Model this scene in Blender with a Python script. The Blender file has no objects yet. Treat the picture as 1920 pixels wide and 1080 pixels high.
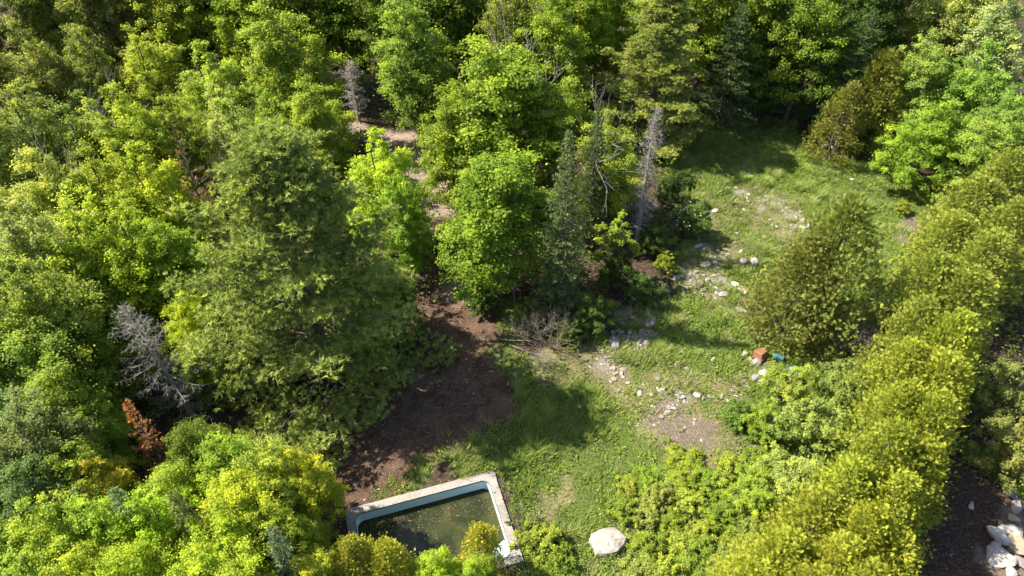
import bpy, math, random
import numpy as np
from mathutils import Vector

# ---------------------------------------------------------------- camera, sky, sun, exposure
sc = bpy.context.scene
COL = sc.collection
CAM_H, PITCH, FPX = 24.0, 42.0, 1280.0
cam_d = bpy.data.cameras.new('camera'); cam = bpy.data.objects.new('camera', cam_d); COL.objects.link(cam)
cam.location = (0, 0, CAM_H); cam.rotation_euler = (math.radians(90 - PITCH), 0, 0)
cam_d.sensor_width = 36; cam_d.lens = 36 * FPX / 1920; cam_d.clip_end = 3000; cam_d.clip_start = 0.1
sc.camera = cam

SUN_AZ, SUN_EL = math.radians(167), math.radians(48)      # direction TO the sun, measured from +X towards +Y
sun_dir = Vector((math.cos(SUN_EL) * math.cos(SUN_AZ), math.cos(SUN_EL) * math.sin(SUN_AZ), math.sin(SUN_EL)))
w = bpy.data.worlds.new('World'); sc.world = w; w.use_nodes = True
wn = w.node_tree; sky = wn.nodes.new('ShaderNodeTexSky'); sky.sky_type = 'NISHITA'; sky.sun_disc = False
sky.dust_density = 1.5; sky.ozone_density = 0.6; sky.sun_elevation = SUN_EL; sky.sun_rotation = math.atan2(sun_dir.x, sun_dir.y)
wn.nodes['Background'].inputs['Strength'].default_value = 0.092
wn.links.new(sky.outputs[0], wn.nodes['Background'].inputs['Color'])
sl = bpy.data.lights.new('sun', 'SUN'); sl.energy = 5.0; sl.angle = math.radians(0.6); sl.color = (1.0, 0.94, 0.80)
so = bpy.data.objects.new('sun', sl); COL.objects.link(so); so.location = sun_dir * 60
so.rotation_euler = sun_dir.to_track_quat('Z', 'Y').to_euler()
sc.view_settings.view_transform = 'Standard'; sc.view_settings.look = 'None'
sc.view_settings.exposure = 1.68; sc.view_settings.gamma = 1
sc.render.engine = 'CYCLES'
sc.cycles.max_bounces = 6; sc.cycles.diffuse_bounces = 3; sc.cycles.transmission_bounces = 4
sc.cycles.caustics_reflective = False; sc.cycles.caustics_refractive = False
sc.cycles.use_denoising = True; sc.cycles.denoiser = 'OPENIMAGEDENOISE'; sc.cycles.denoising_input_passes = 'RGB_ALBEDO_NORMAL'; sc.cycles.denoising_prefilter = 'ACCURATE'; sc.cycles.adaptive_threshold = 0.03

# ---------------------------------------------------------------- helpers
P = math.radians(PITCH)
def gz(x, y):
    return 0.10 * np.sin(0.31 * x + 0.7) * np.cos(0.27 * y - 0.4) + 0.05 * np.sin(0.83 * x - 0.61 * y) + 0.03 * np.sin(1.7 * x + 1.3 * y + 2)
def at(u, v, z=0.0):
    """world point where the photograph's pixel (u, v) meets height z"""
    a, b = (u - 960) / FPX, (540 - v) / FPX
    d = (a, math.cos(P) + b * math.sin(P), -math.sin(P) + b * math.cos(P))
    t = (CAM_H - z) / -d[2]
    return d[0] * t, d[1] * t
def nrm(a): return a / np.maximum(np.linalg.norm(a, axis=-1, keepdims=True), 1e-9)
UP = np.array([0, 0, 1.0])

def mesh_np(name, verts, k, mat, tint=None, extra=None, smooth=False):
    """mesh of n faces with k corners each, corners stored in order"""
    n = len(verts) // k
    me = bpy.data.meshes.new(name)
    me.vertices.add(n * k); me.vertices.foreach_set('co', np.asarray(verts, np.float32).ravel())
    me.loops.add(n * k); me.loops.foreach_set('vertex_index', np.arange(n * k, dtype=np.int32))
    me.polygons.add(n); me.polygons.foreach_set('loop_start', np.arange(n, dtype=np.int32) * k)
    me.polygons.foreach_set('loop_total', np.full(n, k, np.int32))
    if tint is not None:
        at_ = me.attributes.new('tint', 'FLOAT', 'FACE'); at_.data.foreach_set('value', np.asarray(tint, np.float32))
    if extra is not None:
        at_ = me.attributes.new('dry', 'FLOAT', 'FACE'); at_.data.foreach_set('value', np.asarray(extra, np.float32))
    me.update(calc_edges=True); me.materials.append(mat)
    return me
def mesh_idx(name, verts, faces, mat, smooth=False):
    me = bpy.data.meshes.new(name); me.from_pydata([tuple(map(float, v)) for v in verts], [], [tuple(map(int, f)) for f in faces])
    if smooth: me.polygons.foreach_set('use_smooth', [True] * len(me.polygons))
    me.materials.append(mat); me.update(); return me
class Tubes:
    def __init__(s): s.v, s.f = [], []
    def add(s, pts, radii, sides=5, cap=False):
        pts = np.asarray(pts, float); n = len(pts); base = len(s.v)
        tan = np.gradient(pts, axis=0); tan = nrm(tan)
        ref = np.array([0, 0, 1.0]) if abs(tan[0][2]) < 0.85 else np.array([1.0, 0, 0])
        for i in range(n):
            a = np.cross(tan[i], ref); a /= max(np.linalg.norm(a), 1e-6); b = np.cross(tan[i], a)
            for j in range(sides):
                th = 2 * math.pi * j / sides
                s.v.append(pts[i] + radii[i] * (math.cos(th) * a + math.sin(th) * b))
        for i in range(n - 1):
            for j in range(sides):
                k = (j + 1) % sides
                s.f.append((base + i * sides + j, base + i * sides + k, base + (i + 1) * sides + k, base + (i + 1) * sides + j))
        if cap:
            s.f.append(tuple(base + j for j in range(sides))[::-1]); s.f.append(tuple(base + (n - 1) * sides + j for j in range(sides)))
    def mesh(s, name, mat): return mesh_idx(name, s.v, s.f, mat, True)
def leaf_quads(c, d, n, L, W, fold=0.12):
    s = nrm(np.cross(d, n)); L = np.broadcast_to(np.asarray(L, float), (len(c),))[:, None]; W = np.broadcast_to(np.asarray(W, float), (len(c),))[:, None]
    a = c - d * L * .5; b = c + d * L * .5; m = c - d * L * 0.06
    p = m + s * W * .5 + n * fold * W; q = m - s * W * .5 + n * fold * W
    return np.stack([a, p, b, q], 1).reshape(-1, 3)
def needle_tris(c, d, L, W, rng):
    s = nrm(np.cross(d, rng.normal(size=d.shape)))
    return np.stack([c - s * W * .5, c + s * W * .5, c + d * (L if np.isscalar(L) else L[:, None])], 1).reshape(-1, 3)

# ---------------------------------------------------------------- materials
def newmat(name):
    m = bpy.data.materials.new(name); m.use_nodes = True; nt = m.node_tree
    for n in list(nt.nodes): nt.nodes.remove(n)
    out = nt.nodes.new('ShaderNodeOutputMaterial'); return m, nt, out
def N(nt, t, **kw):
    n = nt.nodes.new(t)
    for k, v in kw.items():
        if k.startswith('i_'):
            key = k[2:]; n.inputs[int(key) if key.isdigit() else key.replace('_', ' ')].default_value = v
        else: setattr(n, k, v)
    return n
def mixc(nt, fac, a, b, blend='MIX'):
    n = nt.nodes.new('ShaderNodeMix'); n.data_type = 'RGBA'; n.blend_type = blend
    for sock, val in ((n.inputs[0], fac), (n.inputs[6], a), (n.inputs[7], b)):
        if hasattr(val, 'links'): nt.links.new(val, sock)
        elif isinstance(val, (int, float)): sock.default_value = val
        else: sock.default_value = (*val, 1)
    return n.outputs[2]
def ramp(nt, src, stops):
    r = nt.nodes.new('ShaderNodeValToRGB'); e = r.color_ramp.elements
    while len(e) < len(stops): e.new(0.5)
    for el, (p, c) in zip(e, stops): el.position = p; el.color = (*c, 1) if not isinstance(c, float) else (c, c, c, 1)
    nt.links.new(src, r.inputs[0]); return r.outputs[0]
def noise(nt, scale, detail=4, rough=.6, coord='Object', dist=0.0):
    tc = nt.nodes.new('ShaderNodeTexCoord'); n = nt.nodes.new('ShaderNodeTexNoise')
    n.inputs['Scale'].default_value = scale; n.inputs['Detail'].default_value = detail; n.inputs['Roughness'].default_value = rough; n.inputs['Distortion'].default_value = dist
    nt.links.new(tc.outputs[coord], n.inputs['Vector']); return n.outputs['Fac']
def surf(nt, out, color, rough=.7, spec=.3, bump=None, bstr=.3, bdist=.02):
    b = nt.nodes.new('ShaderNodeBsdfPrincipled')
    if hasattr(color, 'links'): nt.links.new(color, b.inputs['Base Color'])
    else: b.inputs['Base Color'].default_value = (*color, 1)
    b.inputs['Roughness'].default_value = rough; b.inputs['Specular IOR Level'].default_value = spec
    if bump is not None:
        bp = nt.nodes.new('ShaderNodeBump'); bp.inputs['Strength'].default_value = bstr; bp.inputs['Distance'].default_value = bdist
        nt.links.new(bump, bp.inputs['Height']); nt.links.new(bp.outputs[0], b.inputs['Normal'])
    nt.links.new(b.outputs[0], out.inputs[0]); return b

def foliage_mat(name, trans=.45, rough=.6, spec=.12, dark=.5, light=1.55, yellow=(1.25, 1.05, .7)):
    """leaf colour = the object colour, varied leaf by leaf by tint (on pines also painted sunlight); light also passes through the leaf"""
    m, nt, out = newmat(name)
    oi = N(nt, 'ShaderNodeObjectInfo'); a = N(nt, 'ShaderNodeAttribute', attribute_name='tint')
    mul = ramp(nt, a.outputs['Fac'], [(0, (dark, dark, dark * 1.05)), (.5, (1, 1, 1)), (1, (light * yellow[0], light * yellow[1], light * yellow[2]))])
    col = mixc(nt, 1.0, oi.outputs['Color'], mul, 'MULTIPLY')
    b = N(nt, 'ShaderNodeBsdfPrincipled'); nt.links.new(col, b.inputs['Base Color'])
    b.inputs['Roughness'].default_value = rough; b.inputs['Specular IOR Level'].default_value = spec
    t = N(nt, 'ShaderNodeBsdfTranslucent'); tcol = mixc(nt, 1.0, col, (1.5, 1.75, .7), 'MULTIPLY'); nt.links.new(tcol, t.inputs[0])
    mx = N(nt, 'ShaderNodeMixShader'); mx.inputs[0].default_value = trans
    nt.links.new(b.outputs[0], mx.inputs[1]); nt.links.new(t.outputs[0], mx.inputs[2]); nt.links.new(mx.outputs[0], out.inputs[0])
    return m
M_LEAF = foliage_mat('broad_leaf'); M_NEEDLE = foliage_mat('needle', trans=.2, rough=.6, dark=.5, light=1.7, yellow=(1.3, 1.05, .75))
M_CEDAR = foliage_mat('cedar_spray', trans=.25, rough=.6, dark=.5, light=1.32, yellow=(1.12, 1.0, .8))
def bark_mat(name, a, b, sc_=6):
    m, nt, out = newmat(name); n = noise(nt, sc_, 5, .7)
    surf(nt, out, ramp(nt, n, [(.3, a), (.7, b)]), .9, .15, n, .6, .03); return m
M_BARK = bark_mat('grey_brown_bark', (.045, .035, .028), (.16, .135, .115))
M_DEAD = bark_mat('weathered_dead_wood', (.15, .132, .115), (.33, .30, .27), 9)
M_TWIG = bark_mat('dry_twig', (.11, .09, .07), (.26, .22, .175), 9)
M_RUST = foliage_mat('dead_red_needle', trans=.1, light=1.4, yellow=(1.1, .95, .8))

def grass_mat():
    m, nt, out = newmat('grass_blade')
    t = N(nt, 'ShaderNodeAttribute', attribute_name='tint'); d = N(nt, 'ShaderNodeAttribute', attribute_name='dry')
    g = ramp(nt, t.outputs['Fac'], [(0, (.055, .105, .016)), (.5, (.150, .222, .032)), (1, (.275, .335, .07))])
    dr = ramp(nt, t.outputs['Fac'], [(0, (.13, .10, .05)), (.6, (.26, .21, .12)), (1, (.36, .31, .20))])
    col = mixc(nt, d.outputs['Fac'], g, dr)
    b = N(nt, 'ShaderNodeBsdfPrincipled'); nt.links.new(col, b.inputs['Base Color']); b.inputs['Roughness'].default_value = .55; b.inputs['Specular IOR Level'].default_value = .25
    tr = N(nt, 'ShaderNodeBsdfTranslucent'); nt.links.new(col, tr.inputs[0])
    mx = N(nt, 'ShaderNodeMixShader'); mx.inputs[0].default_value = .3
    nt.links.new(b.outputs[0], mx.inputs[1]); nt.links.new(tr.outputs[0], mx.inputs[2]); nt.links.new(mx.outputs[0], out.inputs[0]); return m
M_GRASS = grass_mat()
def litter_mat():
    m, nt, out = newmat('fallen_leaf')
    t = N(nt, 'ShaderNodeAttribute', attribute_name='tint')
    surf(nt, out, ramp(nt, t.outputs['Fac'], [(0, (.04, .022, .014)), (.5, (.125, .072, .045)), (.85, (.24, .17, .125)), (1, (.36, .30, .24))]), .8, .2); return m
M_LITTER = litter_mat()
def stone_mat(name, a, b, c):
    m, nt, out = newmat(name); n = noise(nt, 5, 6, .65); n2 = noise(nt, 2.2, 3, .5)
    col = mixc(nt, ramp(nt, n2, [(.45, 0.0), (.62, 1.0)]), ramp(nt, n, [(.3, a), (.65, b)]), c)
    surf(nt, out, col, .9, .2, n, .9, .05); return m
M_LIME = stone_mat('pale_limestone', (.26, .235, .21), (.43, .40, .365), (.31, .27, .23))
M_GREYSTONE = stone_mat('grey_pink_stone', (.13, .115, .11), (.27, .245, .235), (.21, .175, .16))
M_TAN = stone_mat('tan_stone', (.23, .165, .105), (.36, .28, .20), (.27, .21, .15))
M_WHITE_ROCK = stone_mat('white_boulder_stone', (.20, .18, .155), (.34, .32, .29), (.20, .165, .125))

# ---------------------------------------------------------------- zones of the ground (raster in metres)
rg = np.random.default_rng(11)
X0, X1, Y0, Y1, RES = -70., 70., -10., 100., 0.2
nx, ny = int((X1 - X0) / RES), int((Y1 - Y0) / RES)
gx, gy = np.meshgrid(X0 + (np.arange(nx) + .5) * RES, Y0 + (np.arange(ny) + .5) * RES)
def vnoise(cell, seed):
    r = np.random.default_rng(seed); mx_, my_ = int((X1 - X0) / cell) + 3, int((Y1 - Y0) / cell) + 3
    a = r.random((my_, mx_)); fx = (gx - X0) / cell; fy = (gy - Y0) / cell; ix, iy = fx.astype(int), fy.astype(int); fx -= ix; fy -= iy
    fx = fx * fx * (3 - 2 * fx); fy = fy * fy * (3 - 2 * fy)
    return (a[iy, ix] * (1 - fx) + a[iy, ix + 1] * fx) * (1 - fy) + (a[iy + 1, ix] * (1 - fx) + a[iy + 1, ix + 1] * fx) * fy
NZ = .5 * vnoise(1.6, 1) + .3 * vnoise(.7, 2) + .2 * vnoise(.35, 3)
def inside(poly, X, Y):
    r = np.zeros(X.shape, bool); n = len(poly)
    for i in range(n):
        (xa, ya), (xb, yb) = poly[i], poly[(i + 1) % n]
        c = ((ya > Y) != (yb > Y)) & (X < (xb - xa) * (Y - ya) / (yb - ya + 1e-12) + xa); r ^= c
    return r
def blur(a, k):
    for ax in (0, 1):
        for _ in range(2):
            pad = [(0, 0), (0, 0)]; pad[ax] = (k + 1, k); c = np.cumsum(np.pad(a, pad, mode='edge'), axis=ax)
            n = a.shape[ax]; hi = np.take(c, np.arange(2 * k + 1, 2 * k + 1 + n), axis=ax); lo = np.take(c, np.arange(0, n), axis=ax); a = (hi - lo) / (2 * k + 1)
    return a
def zone(polys, k=2, rag=.9):
    m = np.zeros(gx.shape)
    for p in polys: m = np.maximum(m, inside([at(*q) for q in p], gx, gy))
    m = blur(m.astype(float), k); return np.clip((m + (NZ - .5) * rag - .5) * 4 + .5, 0, 1) * (m > .02)
def ell(u, v, a, b, rot=0):
    c, s = math.cos(rot), math.sin(rot)
    return [(u + a * math.cos(t) * c - b * math.sin(t) * s, v + a * math.cos(t) * s + b * math.sin(t) * c) for t in np.linspace(0, 6.283, 18)[:-1]]
Z_GRASS = zone([[(930, 640), (945, 700), (985, 785), (890, 835), (780, 890), (700, 925), (655, 955), (925, 884), (990, 1040), (1000, 1100), (1000, 1250), (1480, 1250),
                 (1700, 900), (1730, 520), (1800, 370), (1560, 285), (1440, 225), (1300, 235), (1265, 320), (1290, 420), (1240, 560), (1120, 650), (1010, 700), (960, 640)],
                ell(960, 590, 45, 30), ell(700, 935, 45, 18), ell(1890, 860, 40, 60)], 2, 1.6)
Z_DRY = zone([ell(1280, 795, 80, 38), ell(1250, 735, 110, 30), ell(1350, 740, 60, 35), ell(1060, 690, 60, 32), ell(980, 590, 50, 25), ell(1140, 700, 55, 40), ell(1400, 600, 60, 60), ell(1360, 470, 60, 40),
              ell(1320, 400, 60, 40), ell(1450, 400, 90, 40, .4), ell(1340, 530, 80, 45), ell(1400, 690, 60, 25), ell(1040, 965, 20, 50), ell(1170, 990, 40, 30), ell(1200, 1060, 80, 40), ell(1330, 840, 90, 30)], 3, 2.4)
Z_STONE = zone([ell(1500, 415, 55, 14, .5), ell(1400, 375, 60, 18, .2), ell(1310, 515, 50, 22), ell(1330, 475, 50, 22), ell(1300, 540, 90, 18), ell(1385, 545, 40, 25), ell(1200, 590, 40, 35), ell(1185, 630, 50, 20, -.4), ell(1150, 690, 28, 25),
                ell(1280, 745, 40, 12), ell(1420, 690, 25, 30), ell(1390, 580, 50, 10), ell(1310, 400, 25, 14)], 2, 2.2)
Z_PATH = zone([[(830, 470), (905, 560), (935, 640), (945, 700), (985, 785), (890, 835), (780, 890), (700, 925), (655, 955), (640, 1010), (560, 1020), (580, 900), (660, 760), (740, 620), (800, 520)]], 4, 1.4)
Z_CHIP = zone([[(700, 240), (765, 240), (850, 300), (860, 400), (800, 420), (760, 340), (690, 290)], ell(640, 240, 50, 30), ell(860, 540, 40, 40), ell(760, 690, 60, 14)], 3, .8)
Z_SOIL = zone([ell(1285, 798, 52, 20), ell(1700, 430, 26, 40, .3), ell(1240, 760, 40, 10), ell(1900, 1030, 45, 70)], 2, 2.0)
EDGE = .55 * vnoise(.8, 51) + .45 * vnoise(.3, 52)
Z_GRASS = np.clip((blur(Z_GRASS, 3) + (EDGE - .5) * 1.1 - .5) * 2.6 + .5, 0, 1) * (blur(Z_GRASS, 3) > .02)
Z_STONE = Z_STONE * np.clip((EDGE - .40) * 5, 0, 1)
def samp(Z, x, y):
    ix = np.clip(((x - X0) / RES).astype(int), 0, nx - 1); iy = np.clip(((y - Y0) / RES).astype(int), 0, ny - 1); return Z[iy, ix]

# ---------------------------------------------------------------- pool outline (world)
pa = np.array(at(647, 958)); pb = np.array(at(926, 884))
ex = (pb - pa) / np.linalg.norm(pb - pa); ey = np.array([ex[1], -ex[0]])      # ey points towards the near end
PW, PL, CW = float(np.linalg.norm(pb - pa)), 3.95, 0.32
def pool_uv(x, y):
    dx, dy = x - pa[0], y - pa[1]; return dx * ex[0] + dy * ex[1], dx * ey[0] + dy * ey[1]
def pool_xyz(a, b, z): p = pa + ex * a + ey * b; return (p[0], p[1], z)
def in_pool(x, y, grow=0.0):
    a, b = pool_uv(x, y); return (a > -grow) & (a < PW + grow) & (b > -grow) & (b < PL + grow)
POOL_Z = 0.09

# ---------------------------------------------------------------- ground
def axis(lo, hi, mid0, mid1, fine):
    a = [np.arange(mid0, mid1, fine)]; x = mid0; st = fine; left = []
    while x > lo: st = min(st * 1.18, 60); x -= st; left.append(x)
    x = mid1; st = fine; right = [mid1]
    while x < hi: st = min(st * 1.18, 60); x += st; right.append(x)
    return np.concatenate([left[::-1], a[0], right])
ax_ = axis(-900, 900, -16, 26, .2); ay_ = axis(-500, 1200, 4, 46, .2)
GX, GY = np.meshgrid(ax_, ay_); far = np.clip((np.hypot(GX, GY - 20) - 70) / 60, 0, 1)
GZ = gz(GX, GY) * (1 - far) + 0 
rough = np.where((GX > X0) & (GX < X1) & (GY > Y0) & (GY < Y1), samp(NZ, GX, GY) - .5, 0) * .10
near_pool = np.clip(1 - np.maximum(np.abs(pool_uv(GX, GY)[0] - PW / 2) - PW / 2, np.abs(pool_uv(GX, GY)[1] - PL / 2) - PL / 2) / .8, 0, 1)
GZ = (GZ + rough) * (1 - near_pool)
def ground_z(x, y):
    x = np.asarray(x, float); y = np.asarray(y, float)
    n = np.clip(1 - np.maximum(np.abs(pool_uv(x, y)[0] - PW / 2) - PW / 2, np.abs(pool_uv(x, y)[1] - PL / 2) - PL / 2) / .8, 0, 1)
    r = np.where((x > X0) & (x < X1) & (y > Y0) & (y < Y1), samp(NZ, x, y) - .5, 0) * .10
    f = np.clip((np.hypot(x, y - 20) - 70) / 60, 0, 1)
    return (gz(x, y) * (1 - f) + r) * (1 - n)
nX, nY = len(ax_), len(ay_)
idx = np.arange(nX * nY).reshape(nY, nX)
Fq = np.stack([idx[:-1, :-1], idx[:-1, 1:], idx[1:, 1:], idx[1:, :-1]], -1).reshape(-1, 4)
a_, b_ = pool_uv(GX.ravel(), GY.ravel()); g = .01
inner = (a_ > CW - g) & (a_ < PW - CW + g) & (b_ > CW - g) & (b_ < PL - CW + g)
Fq = Fq[~inner[Fq].any(1)]
me = bpy.data.meshes.new('ground')
me.vertices.add(nX * nY); me.vertices.foreach_set('co', np.stack([GX.ravel(), GY.ravel(), GZ.ravel()], 1).astype(np.float32).ravel())
me.loops.add(len(Fq) * 4); me.loops.foreach_set('vertex_index', Fq.astype(np.int32).ravel())
me.polygons.add(len(Fq)); me.polygons.foreach_set('loop_start', np.arange(len(Fq), dtype=np.int32) * 4); me.polygons.foreach_set('loop_total', np.full(len(Fq), 4, np.int32))
me.polygons.foreach_set('use_smooth', np.ones(len(Fq), bool))
inr = ((GX > X0) & (GX < X1) & (GY > Y0) & (GY < Y1)).ravel()
for nm, Z in (('grass', Z_GRASS), ('drygrass', Z_DRY), ('stone', Z_STONE), ('path', Z_PATH), ('chip', Z_CHIP), ('soil', Z_SOIL)):
    a = me.attributes.new(nm, 'FLOAT', 'POINT'); a.data.foreach_set('value', (samp(Z, GX.ravel(), GY.ravel()) * inr).astype(np.float32))
me.update(calc_edges=True)
m, nt, out = newmat('forest_floor_and_meadow')
def A(n): return N(nt, 'ShaderNodeAttribute', attribute_name=n).outputs['Fac']
n1 = noise(nt, 9, 6, .7); n2 = ramp(nt, noise(nt, 1.1, 6, .65, dist=.8), [(.38, 0.0), (.62, 1.0)]); n3 = noise(nt, 28, 3, .6)
litter = ramp(nt, n1, [(.3, (.020, .013, .010)), (.5, (.050, .032, .024)), (.66, (.11, .078, .058)), (.8, (.20, .15, .12))])
path = mixc(nt, n2, ramp(nt, n1, [(.3, (.030, .018, .011)), (.55, (.065, .037, .024)), (.75, (.17, .115, .08))]), ramp(nt, n3, [(.35, (.06, .034, .022)), (.55, (.125, .078, .052)), (.75, (.24, .17, .125))]))
chip = ramp(nt, n3, [(.3, (.11, .08, .062)), (.5, (.22, .165, .13)), (.7, (.34, .28, .235))])
grass = ramp(nt, n1, [(.3, (.035, .050, .012)), (.55, (.080, .105, .024)), (.75, (.16, .16, .06))])
dry = ramp(nt, n1, [(.3, (.075, .075, .028)), (.55, (.165, .145, .070)), (.75, (.28, .235, .145))])
stone = ramp(nt, n3, [(.3, (.085, .070, .055)), (.5, (.19, .165, .14)), (.72, (.34, .31, .275))])
soil = ramp(nt, n1, [(.3, (.075, .058, .042)), (.6, (.15, .118, .09)), (.8, (.24, .20, .16))])
c = mixc(nt, A('path'), litter, path); c = mixc(nt, A('chip'), c, chip); c = mixc(nt, A('grass'), c, grass)
c = mixc(nt, A('drygrass'), c, dry); c = mixc(nt, A('stone'), c, stone); c = mixc(nt, A('soil'), c, soil)
surf(nt, out, c, .95, .1, n1, .9, .08)
me.materials.append(m)
ground = bpy.data.objects.new('ground', me); COL.objects.link(ground); ground['kind'] = 'structure'
ground['label'] = 'clearing of grass, bare soil and brown forest floor'

# ---------------------------------------------------------------- thing helpers
def tag(o, label, cat, group=None):
    o['label'] = label; o['category'] = cat
    if group: o['group'] = group
    return o
def empty(name, loc, rz=0, scale=(1, 1, 1)):
    o = bpy.data.objects.new(name, None); COL.objects.link(o); o.location = loc; o.rotation_euler = (0, 0, rz); o.scale = scale; o.empty_display_size = .3; return o
def child(name, me, parent, color=None):
    o = bpy.data.objects.new(name, me); COL.objects.link(o); o.parent = parent
    if color is not None: o.color = (*color, 1)
    return o

# ---------------------------------------------------------------- swimming pool
def rrect(a0, b0, a1, b1, r, seg=6):
    pts = []
    for (ca, cb, s) in ((a1 - r, b0 + r, -90), (a1 - r, b1 - r, 0), (a0 + r, b1 - r, 90), (a0 + r, b0 + r, 180)):
        for k in range(seg + 1):
            t = math.radians(s + 90 * k / seg); pts.append((ca + r * math.cos(t), cb + r * math.sin(t)))
    return pts
pool = empty('swimming_pool', (pa[0], pa[1], 0)); tag(pool, 'abandoned swimming pool with murky green water and concrete edge', 'pool')
def plocal(a, b, z): p = ex * a + ey * b; return (p[0], p[1], z)
def ring(name, o1, o2, z1, z2, mat):
    n = len(o1); V = [plocal(*p, z1) for p in o1] + [plocal(*p, z2) for p in o2]
    return mesh_idx(name, V, [(i, (i + 1) % n, n + (i + 1) % n, n + i) for i in range(n)], mat, True)
m, nt, out = newmat('worn_concrete'); n1 = noise(nt, 3, 6, .7); n2 = noise(nt, 14, 5, .7)
c = mixc(nt, n1, ramp(nt, n2, [(.3, (.20, .18, .16)), (.6, (.30, .275, .25)), (.8, (.38, .355, .325))]), ramp(nt, n2, [(.35, (.15, .13, .11)), (.7, (.29, .26, .235))]))
n4 = noise(nt, 1.3, 6, .7, dist=1.2); c = mixc(nt, ramp(nt, n4, [(.5, 0.0), (.64, .55)]), c, (.12, .108, .085)); surf(nt, out, c, .9, .2, n2, .8, .02); M_CONC = m
m, nt, out = newmat('pool_liner'); n1 = noise(nt, 2.5, 5, .6)
surf(nt, out, ramp(nt, n1, [(.3, (.44, .60, .68)), (.7, (.52, .67, .73))]), .6, .25); M_LINER = m
m, nt, out = newmat('black_gasket'); surf(nt, out, (.03, .035, .05), .6); M_GASKET = m
inner_o = rrect(CW, CW, PW - CW, PL - CW, .32)
def outer_on_square(p):   # push an inner point out to the square outline
    a, b = p; ca, cb = PW / 2, PL / 2; da, db = a - ca, b - cb; t = min((PW / 2) / max(abs(da), 1e-6), (PL / 2) / max(abs(db), 1e-6)); return (ca + da * t, cb + db * t)
# coping: four slabs' worth of concrete as one cast ring with the corners in it
OUT = []
for k, p in enumerate(inner_o):
    q = outer_on_square(p); OUT.append(q)
for (cx, cy) in ((0, 0), (PW, 0), (0, PL), (PW, PL)):
    j = min(range(len(OUT)), key=lambda i: (OUT[i][0] - cx) ** 2 + (OUT[i][1] - cy) ** 2); OUT[j] = (cx, cy)
n = len(inner_o); rj = random.Random(4)
V = [plocal(p[0], p[1], POOL_Z) for p in inner_o] + [plocal(p[0] + rj.uniform(-.02, .02), p[1] + rj.uniform(-.02, .02), POOL_Z - .01) for p in OUT] + [plocal(p[0], p[1], -.25) for p in OUT] + [plocal(p[0], p[1], POOL_Z - .10) for p in inner_o]
F = []
for i in range(n):
    j = (i + 1) % n; F += [(i, n + i, n + j, j), (n + i, 2 * n + i, 2 * n + j, n + j), (3 * n + i, i, j, 3 * n + j)]
child('coping', mesh_idx('coping', V, F, M_CONC), pool)
io2 = rrect(CW + .012, CW + .012, PW - CW - .012, PL - CW - .012, .31)
child('gasket', ring('gasket', rrect(CW + .004, CW + .004, PW - CW - .004, PL - CW - .004, .316), rrect(CW + .02, CW + .02, PW - CW - .02, PL - CW - .02, .30), POOL_Z - .035, POOL_Z - .05, M_GASKET), pool)
child('liner_wall', ring('liner_wall', io2, rrect(CW + .03, CW + .03, PW - CW - .03, PL - CW - .03, .30), POOL_Z - .052, -1.3, M_LINER), pool)
WZ = -.45
m, nt, out = newmat('murky_pool_water'); n1 = noise(nt, .9, 3, .55, dist=.6); n2 = noise(nt, 6, 4, .7)
c = mixc(nt, ramp(nt, n2, [(.55, 0.0), (.75, .5)]), ramp(nt, n1, [(.35, (.010, .012, .006)), (.5, (.022, .028, .009)), (.65, (.040, .042, .012))]), (.09, .075, .035))
b = surf(nt, out, c, .06, .5, noise(nt, 5, 2, .5), .03, .01); b.inputs['IOR'].default_value = 1.33; M_WATER = m
wp = [plocal(*p, WZ) for p in rrect(CW + .02, CW + .02, PW - CW - .02, PL - CW - .02, .30)]
child('water', mesh_idx('water', wp, [tuple(range(len(wp)))[::-1]], M_WATER), pool)
fl = [plocal(*p, -1.29) for p in rrect(CW + .02, CW + .02, PW - CW - .02, PL - CW - .02, .30)]
child('floor', mesh_idx('pool_floor', fl, [tuple(range(len(fl)))[::-1]], M_LINER), pool)
# the round corner step of the near end
ca, cb = PW - CW - .03, PL - CW - .03; V, F = [], []
arc = [(ca - .75 * math.cos(t), cb - .75 * math.sin(t)) for t in np.linspace(0, math.pi / 2, 12)]
for zz, k in ((-1.25, 1.0), (-.20, 1.0), (-.17, .96)):
    for (a, b) in arc: V.append(plocal(ca + (a - ca) * k, cb + (b - cb) * k, zz))
V.append(plocal(ca, cb, -.165))
for l in range(2):
    for k in range(11): F.append((l * 12 + k, l * 12 + k + 1, l * 12 + 13 + k, l * 12 + 12 + k))
for k in range(11): F.append((24 + k, 25 + k, 36))
child('corner_step', mesh_idx('corner_step', V, F, M_LINER), pool)
# leaves and scum floating on the water
r = np.random.default_rng(3); nn = 2600
aa = CW + .1 + r.random(nn) * (PW - 2 * CW - .2); bb = CW + .1 + r.random(nn) * (PL - 2 * CW - .2)
dens = .10 + .9 * np.exp(-((aa - 1.1) / 1.0) ** 2) * (bb < 3) + .8 * np.exp(-((bb - 1.0 + .0 * aa) / .35) ** 2) + .7 * np.exp(-((PW - CW - aa) / .4) ** 2)
k = r.random(nn) < dens * .75; aa, bb = aa[k], bb[k]; nn = len(aa)
ctr = np.array([plocal(a, b, WZ + .006) for a, b in zip(aa, bb)]); th = r.random(nn) * 6.28
d = np.stack([np.cos(th), np.sin(th), 0 * th], 1); L = .018 + .03 * r.random(nn) ** 2
fo = child('floating_leaves', mesh_np('floating_leaves', leaf_quads(ctr, d, np.tile(UP, (nn, 1)), L * 1.6, L, .02), 4, M_LITTER, .15 + .6 * r.random(nn)), pool); fo['kind'] = 'stuff'

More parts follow.
